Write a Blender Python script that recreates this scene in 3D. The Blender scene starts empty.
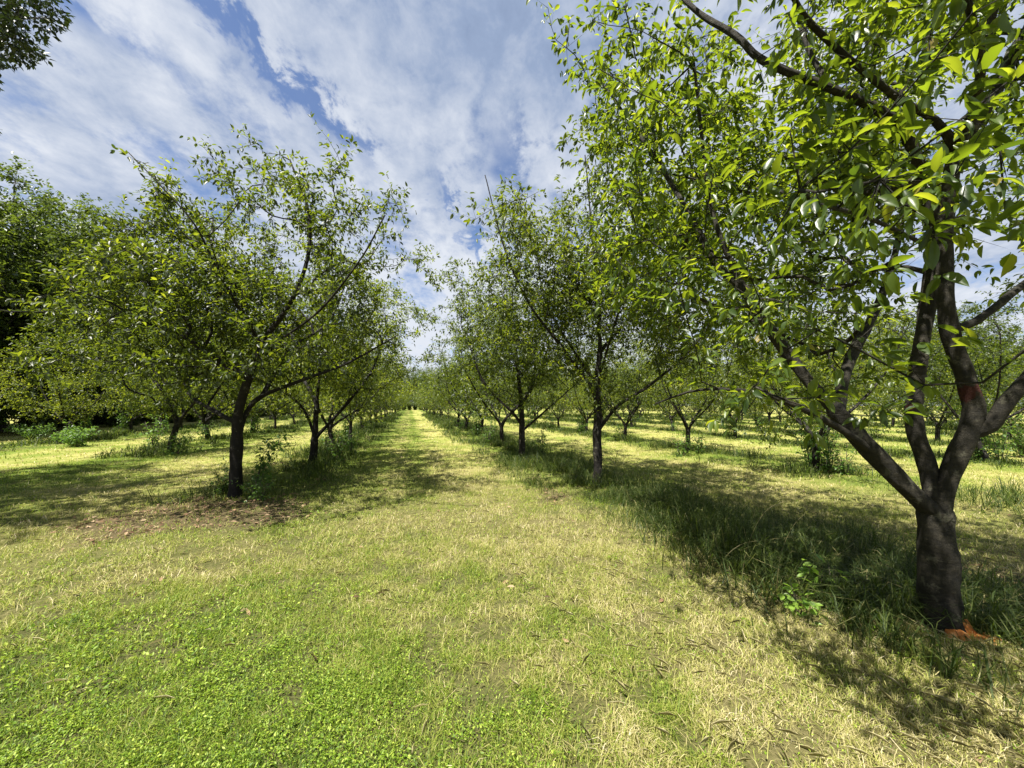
import bpy, math, random
import numpy as np
from mathutils import Vector

random.seed(7)
RNG = np.random.default_rng(11)
R = math.radians
SC = bpy.context.scene
COL = SC.collection

# ---------------------------------------------------------------- camera
F_PX, CAM_H, YAW, PITCH = 385.0, 1.55, R(14.8), math.atan(21 / 385.0)
cam = bpy.data.cameras.new('camera')
cam.sensor_width = 36.0
cam.lens = F_PX / 1024 * 36
cam.clip_start, cam.clip_end = 0.05, 3000
camo = bpy.data.objects.new('camera', cam)
COL.objects.link(camo)
camo.location = (0, 0, CAM_H)
camo.rotation_euler = (R(90) + PITCH, 0, -YAW)
SC.camera = camo
FWD = np.array([math.sin(YAW) * math.cos(PITCH), math.cos(YAW) * math.cos(PITCH), math.sin(PITCH)])
RGT = np.array([math.cos(YAW), -math.sin(YAW), 0.0])
UP = np.cross(RGT, FWD)
CAMP = np.array([0, 0, CAM_H])


def W(px, py, d):
    """point at a pixel of the photo and a depth in metres"""
    return CAMP + d * (FWD + RGT * (px - 512) / F_PX - UP * (py - 384) / F_PX)


def G(px, py):
    """point where the ray of a pixel meets the ground, and its depth"""
    v = FWD + RGT * (px - 512) / F_PX - UP * (py - 384) / F_PX
    d = -CAM_H / v[2]
    return CAMP + v * d, d


def proj(P):
    q = np.asarray(P) - CAMP
    z = q @ FWD
    zz = np.where(np.abs(z) < 1e-3, 1e-3, z)
    return 512 + F_PX * (q @ RGT) / zz, 384 - F_PX * (q @ UP) / zz, z


# ---------------------------------------------------------------- light
SUNV = np.array([-0.40, -0.30, 1.0])
SUNV /= np.linalg.norm(SUNV)
sun = bpy.data.lights.new('sun', 'SUN')
sun.energy, sun.angle, sun.color = 5.0, R(0.55), (1.0, 0.95, 0.86)
suno = bpy.data.objects.new('sun', sun)
COL.objects.link(suno)
suno.rotation_euler = Vector(SUNV).to_track_quat('Z', 'Y').to_euler()

world = bpy.data.worlds.new('World')
SC.world = world
world.use_nodes = True
SKY_STRENGTH = 0.05


def build_sky():
    nt = world.node_tree
    nt.nodes.clear()
    N, L = nt.nodes.new, nt.links.new

    def m(op, a, b=None, c=None, clamp=False):
        n = N('ShaderNodeMath')
        n.operation = op
        n.use_clamp = clamp
        for i, v in enumerate((a, b, c)):
            if v is None:
                continue
            if isinstance(v, (int, float)):
                n.inputs[i].default_value = v
            else:
                L(v, n.inputs[i])
        return n.outputs[0]
    out = N('ShaderNodeOutputWorld')
    bg = N('ShaderNodeBackground')
    bg.inputs[1].default_value = SKY_STRENGTH
    L(bg.outputs[0], out.inputs[0])
    sky = N('ShaderNodeTexSky')
    sky.sky_type = 'NISHITA'
    sky.sun_disc = False
    sky.sun_elevation = math.asin(SUNV[2])
    sky.sun_rotation = math.atan2(SUNV[0], SUNV[1])
    tc = N('ShaderNodeTexCoord')
    sp = N('ShaderNodeSeparateXYZ')
    L(tc.outputs['Generated'], sp.inputs[0])
    x, y, z = sp.outputs
    zz = m('MAXIMUM', m('ADD', z, 0.25), 0.1)
    a = R(14.8)
    across = m('DIVIDE', m('SUBTRACT', m('MULTIPLY', x, math.cos(a)), m('MULTIPLY', y, math.sin(a))), zz)
    along = m('DIVIDE', m('ADD', m('MULTIPLY', x, math.sin(a)), m('MULTIPLY', y, math.cos(a))), zz)

    def noise(su, sv, off, detail, rough, dist=0.0):
        c = N('ShaderNodeCombineXYZ')
        L(m('MULTIPLY_ADD', across, su, off), c.inputs[0])
        L(m('MULTIPLY_ADD', along, sv, off * 0.7), c.inputs[1])
        n = N('ShaderNodeTexNoise')
        n.inputs['Scale'].default_value = 1.0
        n.inputs['Detail'].default_value = detail
        n.inputs['Roughness'].default_value = rough
        n.inputs['Distortion'].default_value = dist
        L(c.outputs[0], n.inputs['Vector'])
        return n.outputs[0]
    n1 = noise(3.9, 3.0, 3.3, 8, 0.55, 0.4)
    n2 = noise(11.0, 8.0, 11.0, 7, 0.62, 0.35)
    n3 = noise(3.2, 2.6, 7.7, 6, 0.55, 0.35)
    n4 = noise(26.0, 20.0, 5.0, 6, 0.65, 0.2)
    wob = m('ADD', m('MULTIPLY', m('SUBTRACT', n2, 0.5), 0.30), m('MULTIPLY', m('SUBTRACT', n4, 0.5), 0.12))
    ac = m('ADD', across, wob)

    def gap(c0, slope, al0, al1, w, k):
        # a rift in the cloud along a line of the cloud layer
        d = m('SUBTRACT', ac, m('MULTIPLY_ADD', m('SUBTRACT', along, 1.0), slope, c0))
        g = m('POWER', 2.718, m('MULTIPLY', m('MULTIPLY', d, d), -1.0 / (w * w)))
        s = m('MULTIPLY', m('MULTIPLY', m('SUBTRACT', along, al0), 8.0, clamp=True),
              m('MULTIPLY', m('SUBTRACT', al1, along), 4.0, clamp=True))
        return m('MULTIPLY', m('MULTIPLY', g, s), k)
    gaps = m('ADD', gap(-0.41, 0.41, 0.3, 1.12, 0.038, 0.62), gap(-0.25, 0.24, 1.05, 1.75, 0.035, 0.55))
    gaps = m('ADD', gaps, gap(-0.72, 0.2, 0.3, 0.74, 0.035, 0.7))
    gaps = m('ADD', gaps, gap(0.0, 0.04, 0.8, 1.9, 0.05, 0.25))
    cover = m('MULTIPLY_ADD', n1, 1.9, -0.12)
    cover = m('ADD', cover, m('MULTIPLY', m('SUBTRACT', n2, 0.5), 0.8))
    cover = m('ADD', cover, m('MULTIPLY', m('SUBTRACT', n4, 0.5), 0.5))
    cover = m('SUBTRACT', cover, gaps, clamp=True)
    mr = N('ShaderNodeMapRange')
    mr.interpolation_type = 'SMOOTHSTEP'
    mr.inputs['From Min'].default_value = 0.22
    mr.inputs['From Max'].default_value = 0.86
    L(cover, mr.inputs['Value'])
    # cloud tone: grey-blue bellies to near white
    tone = N('ShaderNodeValToRGB')
    tone.color_ramp.elements[0].position = 0.36
    tone.color_ramp.elements[0].color = (0.118, 0.150, 0.215, 1)
    el_ = tone.color_ramp.elements.new(0.20)
    el_.color = (0.085, 0.112, 0.17, 1)
    tone.color_ramp.elements[2].position = 0.62
    tone.color_ramp.elements[2].color = (0.282, 0.297, 0.325, 1)
    bank = m('MULTIPLY', m('POWER', 2.718, m('MULTIPLY', m('MULTIPLY', m('ADD', across, 0.02), m('ADD', across, 0.02)), -22.0)), m('SUBTRACT', 1.25, along, clamp=True))
    low = m('MULTIPLY_ADD', bank, -0.26, m('MULTIPLY', m('SUBTRACT', along, 1.1, clamp=True), 0.16))
    L(m('ADD', low, m('ADD', m('MULTIPLY', n3, 0.55), m('MULTIPLY_ADD', n4, 0.15, m('MULTIPLY', n2, 0.30)))), tone.inputs[0])
    mul = N('ShaderNodeVectorMath')
    mul.operation = 'SCALE'
    L(tone.outputs[0], mul.inputs[0])
    mul.inputs['Scale'].default_value = 1.0 / SKY_STRENGTH
    # thin high haze veils the blue
    mix = N('ShaderNodeMix')
    mix.data_type = 'RGBA'
    L(m('MULTIPLY_ADD', mr.outputs[0], 0.90, 0.07), mix.inputs['Factor'])
    sc = N('ShaderNodeVectorMath')
    sc.operation = 'MULTIPLY'
    L(sky.outputs[0], sc.inputs[0])
    sc.inputs[1].default_value = (0.85, 0.95, 1.15)
    L(sc.outputs[0], mix.inputs[6])
    L(mul.outputs[0], mix.inputs[7])
    L(mix.outputs[2], bg.inputs[0])


build_sky()
vs = SC.view_settings
vs.view_transform, vs.look, vs.gamma, vs.exposure = 'Standard', 'None', 1.0, 1.5
vs.use_curve_mapping = False
SC.cycles.max_bounces = 7
SC.cycles.diffuse_bounces = 4
SC.cycles.transmission_bounces = 5
SC.cycles.glossy_bounces = 2


# ---------------------------------------------------------------- numpy noise
def _h(ix, iy, s):
    n = (ix.astype(np.int64) * 374761393 + iy.astype(np.int64) * 668265263 + s * 974711) & 0x7fffffff
    n = ((n ^ (n >> 13)) * 1274126177) & 0x7fffffff
    return ((n ^ (n >> 16)) & 0xffff) / 65535.0


def vnoise(x, y, s=0):
    ix, iy = np.floor(x), np.floor(y)
    fx, fy = x - ix, y - iy
    fx, fy = fx * fx * (3 - 2 * fx), fy * fy * (3 - 2 * fy)
    a, b = _h(ix, iy, s), _h(ix + 1, iy, s)
    c, d = _h(ix, iy + 1, s), _h(ix + 1, iy + 1, s)
    return (a * (1 - fx) + b * fx) * (1 - fy) + (c * (1 - fx) + d * fx) * fy


def fbm(x, y, s=0, o=4):
    t, a, n = 0.0, 0.5, 0.0
    for i in range(o):
        t = t + a * vnoise(x * 2 ** i, y * 2 ** i, s + i * 17)
        n += a
        a *= 0.5
    return t / n


# ---------------------------------------------------------------- layout
L_ROWS = [-2.55, -8.2, -13.9]
R_ROWS = [3.25, 8.9, 14.6, 20.3, 26.0, 31.7, 37.4, 43.1]
ALL_ROWS = np.array(sorted(L_ROWS + R_ROWS))


def row_dist(x):
    return np.min(np.abs(np.asarray(x)[..., None] - ALL_ROWS), axis=-1)


def ss(a, b, x):
    t = np.clip((x - a) / (b - a), 0, 1)
    return t * t * (3 - 2 * t)


def height(x, y):
    return 0.05 * (fbm(x * 0.35, y * 0.35, 5, 3) - 0.5) * np.clip(np.hypot(x, y) / 4, 0, 1) \
        + 0.05 * np.exp(-(row_dist(x) / 0.7) ** 2) + 0.012 * (fbm(x * 3, y * 3, 9, 2) - .5)


def green_mask(x, y):
    """1 where the turf is lush and green, 0 where it is dry straw"""
    n = fbm(x * 0.9 + 4, y * 0.9, 21, 4)
    n2 = fbm(x * 3.1, y * 3.1, 31, 3)
    g = 0.15 + 0.6 * (n - 0.5) + 0.7 * (n2 - 0.5)
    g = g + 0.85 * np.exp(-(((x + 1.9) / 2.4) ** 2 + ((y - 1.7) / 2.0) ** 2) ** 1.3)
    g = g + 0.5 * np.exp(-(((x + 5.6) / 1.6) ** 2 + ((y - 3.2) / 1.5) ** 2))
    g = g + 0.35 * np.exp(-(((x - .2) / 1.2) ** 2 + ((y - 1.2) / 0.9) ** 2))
    g = g + 0.5 * np.exp(-(row_dist(x - .55) / 1.25) ** 2) * ss(4.2, 6.2, y)  # greener turf on the rows' shaded side, also deepening tree shadows in the colour
    g = g - 0.10 * np.exp(-(((x - 1.6) / 1.0) ** 2 + ((y - 2.6) / 2.0) ** 2))
    g = g - 0.45 * np.exp(-(((x - 2.9) / 1.2) ** 2 + ((y - .75) / .55) ** 2))
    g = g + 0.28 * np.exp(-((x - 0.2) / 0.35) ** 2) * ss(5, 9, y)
    return np.clip(g, 0, 1)


def bare_mask(x, y):
    n = fbm(x * 1.7, y * 1.7, 41, 4)
    b = np.exp(-(((x + 3.1) / 1.3) ** 2 + ((y - 6.6) / 0.75) ** 2)) * 1.25
    b = b + .75 * np.exp(-(((x + 2.4) / 1.3) ** 2 + ((y - 5.9) / 0.5) ** 2))
    b = b + 0.5 * np.exp(-(((x - 2.1) / .3) ** 2 + ((y - 1.05) / .35) ** 2))
    b = b + 0.75 * np.exp(-(((x - 5.2) / .5) ** 2 + ((y - 2.0) / .7) ** 2))
    b = b + 0.5 * np.exp(-(((x - 2.2) / .45) ** 2 + ((y - 5.9) / .6) ** 2))
    b = b + 0.42 * np.exp(-((row_dist(x) - .75) / .35) ** 2) * ss(4, 8, np.hypot(x, y))
    return np.clip((b * (0.35 + 1.3 * n) - 0.30) * 2.2, 0, 1)


# ---------------------------------------------------------------- mesh helpers
def mesh(name, verts, loops, totals, mat=None, attrs=None, smooth=False):
    me = bpy.data.meshes.new(name)
    verts = np.ascontiguousarray(verts, dtype=np.float32)
    loops = np.ascontiguousarray(loops, dtype=np.int32).ravel()
    totals = np.ascontiguousarray(totals, dtype=np.int32).ravel()
    me.vertices.add(len(verts))
    me.vertices.foreach_set('co', verts.ravel())
    me.loops.add(len(loops))
    me.loops.foreach_set('vertex_index', loops)
    me.polygons.add(len(totals))
    st = np.concatenate(([0], np.cumsum(totals)[:-1])).astype(np.int32)
    me.polygons.foreach_set('loop_start', st)
    me.polygons.foreach_set('loop_total', totals)
    if smooth:
        me.polygons.foreach_set('use_smooth', np.ones(len(totals), dtype=bool))
    me.update(calc_edges=True)
    for k, v in (attrs or {}).items():
        at = me.attributes.new(k, 'FLOAT', 'POINT')
        at.data.foreach_set('value', np.ascontiguousarray(v, dtype=np.float32))
    if mat:
        me.materials.append(mat)
    return me


class Geo:
    """gathers pieces into one mesh"""

    def __init__(s):
        s.v, s.l, s.t, s.a, s.n = [], [], [], [], 0

    def add(s, v, l, t, a=None):
        v = np.asarray(v, float)
        s.v.append(v)
        s.l.append(np.asarray(l).ravel() + s.n)
        s.t.append(np.asarray(t).ravel())
        s.a.append(np.full(len(v), 0.5) if a is None else np.asarray(a, float))
        s.n += len(v)

    def build(s, name, mat, smooth=False):
        return mesh(name, np.concatenate(s.v), np.concatenate(s.l), np.concatenate(s.t), mat,
                    {'v': np.concatenate(s.a)}, smooth)


def link(name, me, parent=None, loc=None, **props):
    o = bpy.data.objects.new(name, me)
    COL.objects.link(o)
    if parent:
        o.parent = parent
    if loc is not None:
        o.location = loc
    for k, v in props.items():
        if v is not None:
            o[k] = v
    return o


def nrm(a):
    return a / np.maximum(np.linalg.norm(a, axis=-1, keepdims=True), 1e-9)


LEAF_LO = (np.array([[0, 0, 0], [.45, .5, .10], [1, 0, -.06], [.45, -.5, .10]]),
           np.array([0, 1, 2, 0, 2, 3]), np.array([3, 3]))
LEAF_MID = (np.array([[0, 0, 0], [.30, .45, .06], [.68, .40, .03], [1, 0, -.16], [.68, -.40, .03], [.30, -.45, .06], [.5, 0, -.03]]),
            np.array([0, 1, 6, 1, 2, 6, 2, 3, 6, 3, 4, 6, 4, 5, 6, 5, 0, 6][::1]).reshape(-1, 3)[:, ::-1].ravel(), np.array([3] * 6))
_c = [0, .18, .42, .68, .88, 1.0]
_w = [0, .36, .50, .42, .20, 0]
_hv, _hl, _ht = [], [], []
for i, (c, w) in enumerate(zip(_c, _w)):
    zc = -.22 * c * c
    _hv += [[c, 0, zc], [c, w, zc + w * .26], [c, -w, zc + w * .26]]
for i in range(5):
    a, b = i * 3, i * 3 + 3
    if i == 0:
        _hl += [a, b, b + 1, a, b + 2, b]; _ht += [3, 3]
    elif i == 4:
        _hl += [a, b, a + 1, a, a + 2, b]; _ht += [3, 3]
    else:
        _hl += [a, b, b + 1, a + 1, a, a + 2, b + 2, b]; _ht += [4, 4]
LEAF_HI = (np.array(_hv, float), np.array(_hl), np.array(_ht))


def leaves(geo, P, D, Nn, length, width, tmpl, val):
    """one leaf blade per row of P: D along the leaf, Nn roughly its normal"""
    V, LP, TT = tmpl
    D = nrm(D)
    S = nrm(np.cross(Nn, D))
    Z = np.cross(D, S)
    n, k = len(P), len(V)
    length, width = np.asarray(length)[:, None, None], np.asarray(width)[:, None, None]
    v = P[:, None] + D[:, None] * V[None, :, 0:1] * length + S[:, None] * V[None, :, 1:2] * width \
        + Z[:, None] * V[None, :, 2:3] * length
    lp = (LP[None] + (np.arange(n) * k)[:, None]).ravel()
    geo.add(v.reshape(-1, 3), lp, np.tile(TT, n), np.repeat(val, k))


def cones(geo, A, B, r, val=0.5):
    """thin three-sided twigs from A to B"""
    D = nrm(B - A)
    h = np.where(np.abs(D[:, 2:3]) > .9, np.array([[1., 0, 0]]), np.array([[0, 0, 1.]]))
    S = nrm(np.cross(h, D))
    T = np.cross(D, S)
    r = np.asarray(r)[:, None]
    n = len(A)
    vs_ = []
    for q in range(3):
        a = q * 2.0944
        vs_.append(A + (S * math.cos(a) + T * math.sin(a)) * r)
    vs_.append(B)
    v = np.stack(vs_, 1).reshape(-1, 3)
    lp = (np.array([0, 1, 3, 1, 2, 3, 2, 0, 3])[None] + (np.arange(n) * 4)[:, None]).ravel()
    geo.add(v, lp, np.full(n * 3, 3), np.full(n * 4, val))


def tube(geo, P, rad, sides, lump=0.0, seed=0, val=0.5, cap=True):
    P = np.asarray(P, float)
    n = len(P)
    if n < 2:
        return
    T = np.gradient(P, axis=0)
    T = nrm(T)
    ref = np.array([0, 0, 1.]) if abs(T[0][2]) < .9 else np.array([1., 0, 0])
    U = nrm(np.cross(ref, T[0]))
    ang = np.arange(sides) * 2 * math.pi / sides
    out = np.empty((n, sides, 3))
    for i in range(n):
        U = nrm(U - T[i] * (U @ T[i]))
        V_ = np.cross(T[i], U)
        rr = rad[i] * np.ones(sides)
        if lump:
            zz = P[i][2] * 3.1 / max(rad[0] * 8, .3)
            rr = rr * (1 + lump * (vnoise(np.cos(ang) * 1.4 + 9 + seed, np.sin(ang) * 1.4 + zz * 1.3 + i * .11, 3 + seed) - .5) * 2)
        if sides > 20:
            hz = P[i][2] + P[i][0] * .7
            rr = rr * (1 + .16 * (fbm(ang / 6.283 * 9 + 3, np.full(sides, hz * 16.), 8, 4) * np.clip(np.minimum(ang, 6.283 - ang) * 3, 0, 1) + .5 * (1 - np.clip(np.minimum(ang, 6.283 - ang) * 3, 0, 1)) - .5))
        out[i] = P[i] + (np.cos(ang)[:, None] * U + np.sin(ang)[:, None] * V_) * rr[:, None]
    v = out.reshape(-1, 3)
    i0 = (np.arange(n - 1) * sides)[:, None]
    j = np.arange(sides)[None]
    j2 = (j + 1) % sides
    q = np.stack([i0 + j, i0 + j2, i0 + sides + j2, i0 + sides + j], -1).reshape(-1)
    tot = np.full((n - 1) * sides, 4)
    if cap:
        q = np.concatenate([q, (n - 1) * sides + np.arange(sides)])
        tot = np.concatenate([tot, [sides]])
    geo.add(v, q, tot, np.full(len(v), val))


def catmull(pts, step):
    pts = [np.asarray(p, float) for p in pts]
    if len(pts) == 2:
        n = max(2, int(np.linalg.norm(pts[1] - pts[0]) / step) + 1)
        return [pts[0] + (pts[1] - pts[0]) * t for t in np.linspace(0, 1, n)]
    P = [2 * pts[0] - pts[1]] + pts + [2 * pts[-1] - pts[-2]]
    out = [pts[0]]
    for i in range(1, len(P) - 2):
        n = max(1, int(np.linalg.norm(P[i + 1] - P[i]) / step))
        for k in range(1, n + 1):
            t = k / n
            out.append(.5 * ((2 * P[i]) + (P[i + 1] - P[i - 1]) * t + (2 * P[i - 1] - 5 * P[i] + 4 * P[i + 1] - P[i + 2]) * t * t
                             + (3 * P[i] - P[i - 1] - 3 * P[i + 1] + P[i + 2]) * t ** 3))
    return out


# ---------------------------------------------------------------- materials
def newmat(name):
    mt = bpy.data.materials.new(name)
    mt.use_nodes = True
    nt = mt.node_tree
    nt.nodes.clear()
    out = nt.nodes.new('ShaderNodeOutputMaterial')
    return mt, nt, nt.nodes.new, nt.links.new, out


def ramp(nt, stops):
    n = nt.nodes.new('ShaderNodeValToRGB')
    el = n.color_ramp.elements
    while len(el) < len(stops):
        el.new(0.5)
    for e, (p, c) in zip(el, stops):
        e.position = p
        e.color = (*c, 1)
    return n


def leaf_mat(name, refl, trans, tmix=0.42, rough=0.42, spec=0.45, objvar=0.12):
    mt, nt, N, L, out = newmat(name)
    at = N('ShaderNodeAttribute'); at.attribute_name = 'v'
    oi = N('ShaderNodeObjectInfo')
    mm = N('ShaderNodeMath'); mm.operation = 'MULTIPLY_ADD'
    L(oi.outputs['Random'], mm.inputs[0]); mm.inputs[1].default_value = objvar
    sub = N('ShaderNodeMath'); sub.operation = 'SUBTRACT'
    L(at.outputs['Fac'], sub.inputs[0]); sub.inputs[1].default_value = objvar / 2
    L(sub.outputs[0], mm.inputs[2])
    r1, r2 = ramp(nt, refl), ramp(nt, trans)
    L(mm.outputs[0], r1.inputs[0]); L(mm.outputs[0], r2.inputs[0])
    b = N('ShaderNodeBsdfPrincipled')
    L(r1.outputs[0], b.inputs['Base Color'])
    b.inputs['Roughness'].default_value = rough
    b.inputs['Specular IOR Level'].default_value = spec
    t = N('ShaderNodeBsdfTranslucent')
    L(r2.outputs[0], t.inputs[0])
    mx = N('ShaderNodeMixShader'); mx.inputs[0].default_value = tmix
    L(b.outputs[0], mx.inputs[1]); L(t.outputs[0], mx.inputs[2]); L(mx.outputs[0], out.inputs[0])
    return mt


M = {}
M['cherry_leaf'] = leaf_mat('cherry_leaf',
                            [(0, (.015, .025, .007)), (.35, (.030, .046, .012)), (.7, (.060, .080, .018)), (.93, (.10, .125, .024)), (1, (.16, .12, .035))],
                            [(0, (.05, .085, .007)), (.5, (.20, .265, .012)), (1, (.52, .58, .025))], .42)
M['near_leaf'] = leaf_mat('near_leaf',
                          [(0, (.018, .036, .010)), (.35, (.036, .064, .014)), (.7, (.062, .10, .018)), (.93, (.11, .15, .025)), (1, (.18, .14, .035))],
                          [(0, (.07, .12, .008)), (.5, (.25, .34, .012)), (1, (.54, .60, .03))], .46, .36)
M['lit_row_leaf'] = leaf_mat('lit_row_leaf',  # lighter than the cherry leaf: sunlit look of the mid rows put into colour
                         [(0, (.020, .036, .009)), (.35, (.042, .066, .014)), (.7, (.080, .108, .022)), (.93, (.13, .16, .03)), (1, (.18, .14, .04))],
                         [(0, (.07, .11, .008)), (.5, (.24, .31, .014)), (1, (.52, .58, .03))], .44, .42, .45, .5)
M['wood_leaf'] = leaf_mat('wood_leaf',
                          [(0, (.026, .044, .012)), (.5, (.062, .092, .020)), (1, (.12, .15, .03))],
                          [(0, (.08, .13, .012)), (1, (.26, .34, .03))], .35)
M['backlit_leaf'] = leaf_mat('backlit_leaf', [(0, (.012, .022, .007)), (1, (.04, .058, .014))], [(0, (.03, .06, .01)), (1, (.08, .12, .02))], .15)  # backlit darkness of the overhanging crown put into the leaf colour
M['shrub_leaf'] = leaf_mat('shrub_leaf',
                           [(0, (.04, .085, .02)), (.6, (.08, .15, .03)), (1, (.15, .23, .06))],
                           [(0, (.15, .3, .03)), (1, (.32, .5, .06))], .4)
M['weed_leaf'] = leaf_mat('weed_leaf', [(0, (.12, .22, .03)), (1, (.22, .33, .05))], [(0, (.3, .5, .04)), (1, (.4, .6, .08))], .45)
M['turf'] = leaf_mat('turf',
                     [(0, (.06, .11, .012)), (.22, (.14, .205, .02)), (.45, (.25, .28, .05)), (.62, (.35, .33, .11)), (.82, (.47, .41, .20)), (1, (.62, .55, .36))],
                     [(0, (.14, .26, .01)), (.4, (.36, .44, .04)), (.7, (.46, .42, .14)), (1, (.5, .44, .22))], .35, .55, .3, 0)
M['clover'] = leaf_mat('clover', [(0, (.08, .15, .012)), (.5, (.18, .28, .02)), (1, (.40, .47, .08))],
                       [(0, (.18, .30, .01)), (1, (.46, .55, .04))], .4, .5, .3, 0)
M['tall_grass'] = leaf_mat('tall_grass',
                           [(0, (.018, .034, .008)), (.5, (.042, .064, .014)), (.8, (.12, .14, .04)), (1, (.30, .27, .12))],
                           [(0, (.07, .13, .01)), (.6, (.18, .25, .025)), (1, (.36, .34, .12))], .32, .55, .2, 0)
M['straw'] = leaf_mat('straw', [(0, (.16, .14, .06)), (.5, (.34, .30, .14)), (1, (.52, .47, .28))], [(0, (.3, .28, .12)), (1, (.5, .46, .25))], .25, .5, .4, 0)
M['litter'] = leaf_mat('litter', [(0, (.07, .042, .026)), (.5, (.17, .10, .055)), (1, (.34, .25, .15))], [(0, (.12, .07, .04)), (1, (.3, .2, .1))], .15, .7, .2, 0)


def bark_mat(name, dark, light, red=None, scale=1.0):
    mt, nt, N, L, out = newmat(name)
    tc = N('ShaderNodeTexCoord')

    def noise(sc, det, vec=None, rough=.6):
        n = N('ShaderNodeTexNoise')
        n.inputs['Scale'].default_value = sc
        n.inputs['Detail'].default_value = det
        n.inputs['Roughness'].default_value = rough
        L(vec or tc.outputs['Object'], n.inputs['Vector'])
        return n.outputs[0]
    mp = N('ShaderNodeMapping'); mp.inputs['Scale'].default_value = (1, 1, 2.4)
    L(tc.outputs['Object'], mp.inputs['Vector'])
    mp2 = N('ShaderNodeMapping'); mp2.inputs['Scale'].default_value = (1, 1, .25)
    L(tc.outputs['Object'], mp2.inputs['Vector'])
    a = noise(9 * scale, 10, mp.outputs[0], .78)
    b = noise(3.2 * scale, 5)
    c = noise(34 * scale, 8, mp2.outputs[0], .8)
    r = ramp(nt, [(.40, dark), (.52, tuple(.7 * x + .3 * y for x, y in zip(dark, light))), (.64, light)])
    ad = N('ShaderNodeMath'); ad.operation = 'ADD'
    m1 = N('ShaderNodeMath'); m1.operation = 'MULTIPLY'; L(a, m1.inputs[0]); m1.inputs[1].default_value = .5
    m2 = N('ShaderNodeMath'); m2.operation = 'MULTIPLY_ADD'; L(c, m2.inputs[0]); m2.inputs[1].default_value = .3
    m3 = N('ShaderNodeMath'); m3.operation = 'MULTIPLY'; L(b, m3.inputs[0]); m3.inputs[1].default_value = .2
    L(m3.outputs[0], m2.inputs[2]); L(m1.outputs[0], ad.inputs[0]); L(m2.outputs[0], ad.inputs[1])
    L(ad.outputs[0], r.inputs[0])
    # pale grey-green lichen flecks
    lich = ramp(nt, [(.57, (0, 0, 0)), (.63, (1, 1, 1))])
    L(noise(9 * scale, 8, None, .7), lich.inputs[0])
    mx = N('ShaderNodeMix'); mx.data_type = 'RGBA'
    L(lich.outputs[0], mx.inputs['Factor']); L(r.outputs[0], mx.inputs[6])
    mx.inputs[7].default_value = (.065, .062, .042, 1)
    col = mx.outputs[2]
    if red:
        for (p, rad, c_) in red:
            vd = N('ShaderNodeVectorMath'); vd.operation = 'DISTANCE'
            L(tc.outputs['Object'], vd.inputs[0]); vd.inputs[1].default_value = p
            k = N('ShaderNodeMath'); k.operation = 'MULTIPLY_ADD'
            L(vd.outputs['Value'], k.inputs[0]); k.inputs[1].default_value = -1 / rad
            nb = N('ShaderNodeMath'); nb.operation = 'MULTIPLY_ADD'
            L(noise(16, 5), nb.inputs[0]); nb.inputs[1].default_value = 1.6; nb.inputs[2].default_value = .35
            L(nb.outputs[0], k.inputs[2])
            s = N('ShaderNodeMath'); s.operation = 'MULTIPLY'; s.use_clamp = True
            L(k.outputs[0], s.inputs[0]); s.inputs[1].default_value = 6
            m4 = N('ShaderNodeMix'); m4.data_type = 'RGBA'
            L(s.outputs[0], m4.inputs['Factor']); L(col, m4.inputs[6]); m4.inputs[7].default_value = (*c_, 1)
            col = m4.outputs[2]
    bs = N('ShaderNodeBsdfPrincipled')
    L(col, bs.inputs['Base Color'])
    bs.inputs['Roughness'].default_value = .78
    bs.inputs['Specular IOR Level'].default_value = .3
    bp = N('ShaderNodeBump'); bp.inputs['Strength'].default_value = 1.0; bp.inputs['Distance'].default_value = .035
    L(ad.outputs[0], bp.inputs['Height']); L(bp.outputs[0], bs.inputs['Normal'])
    L(bs.outputs[0], out.inputs[0])
    return mt


M['bark'] = bark_mat('bark', (.004, .003, .0025), (.022, .018, .014))
M['wood_bark'] = bark_mat('wood_bark', (.03, .025, .02), (.09, .08, .065))
M['stem'] = bark_mat('stem', (.05, .045, .03), (.13, .11, .08))


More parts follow.
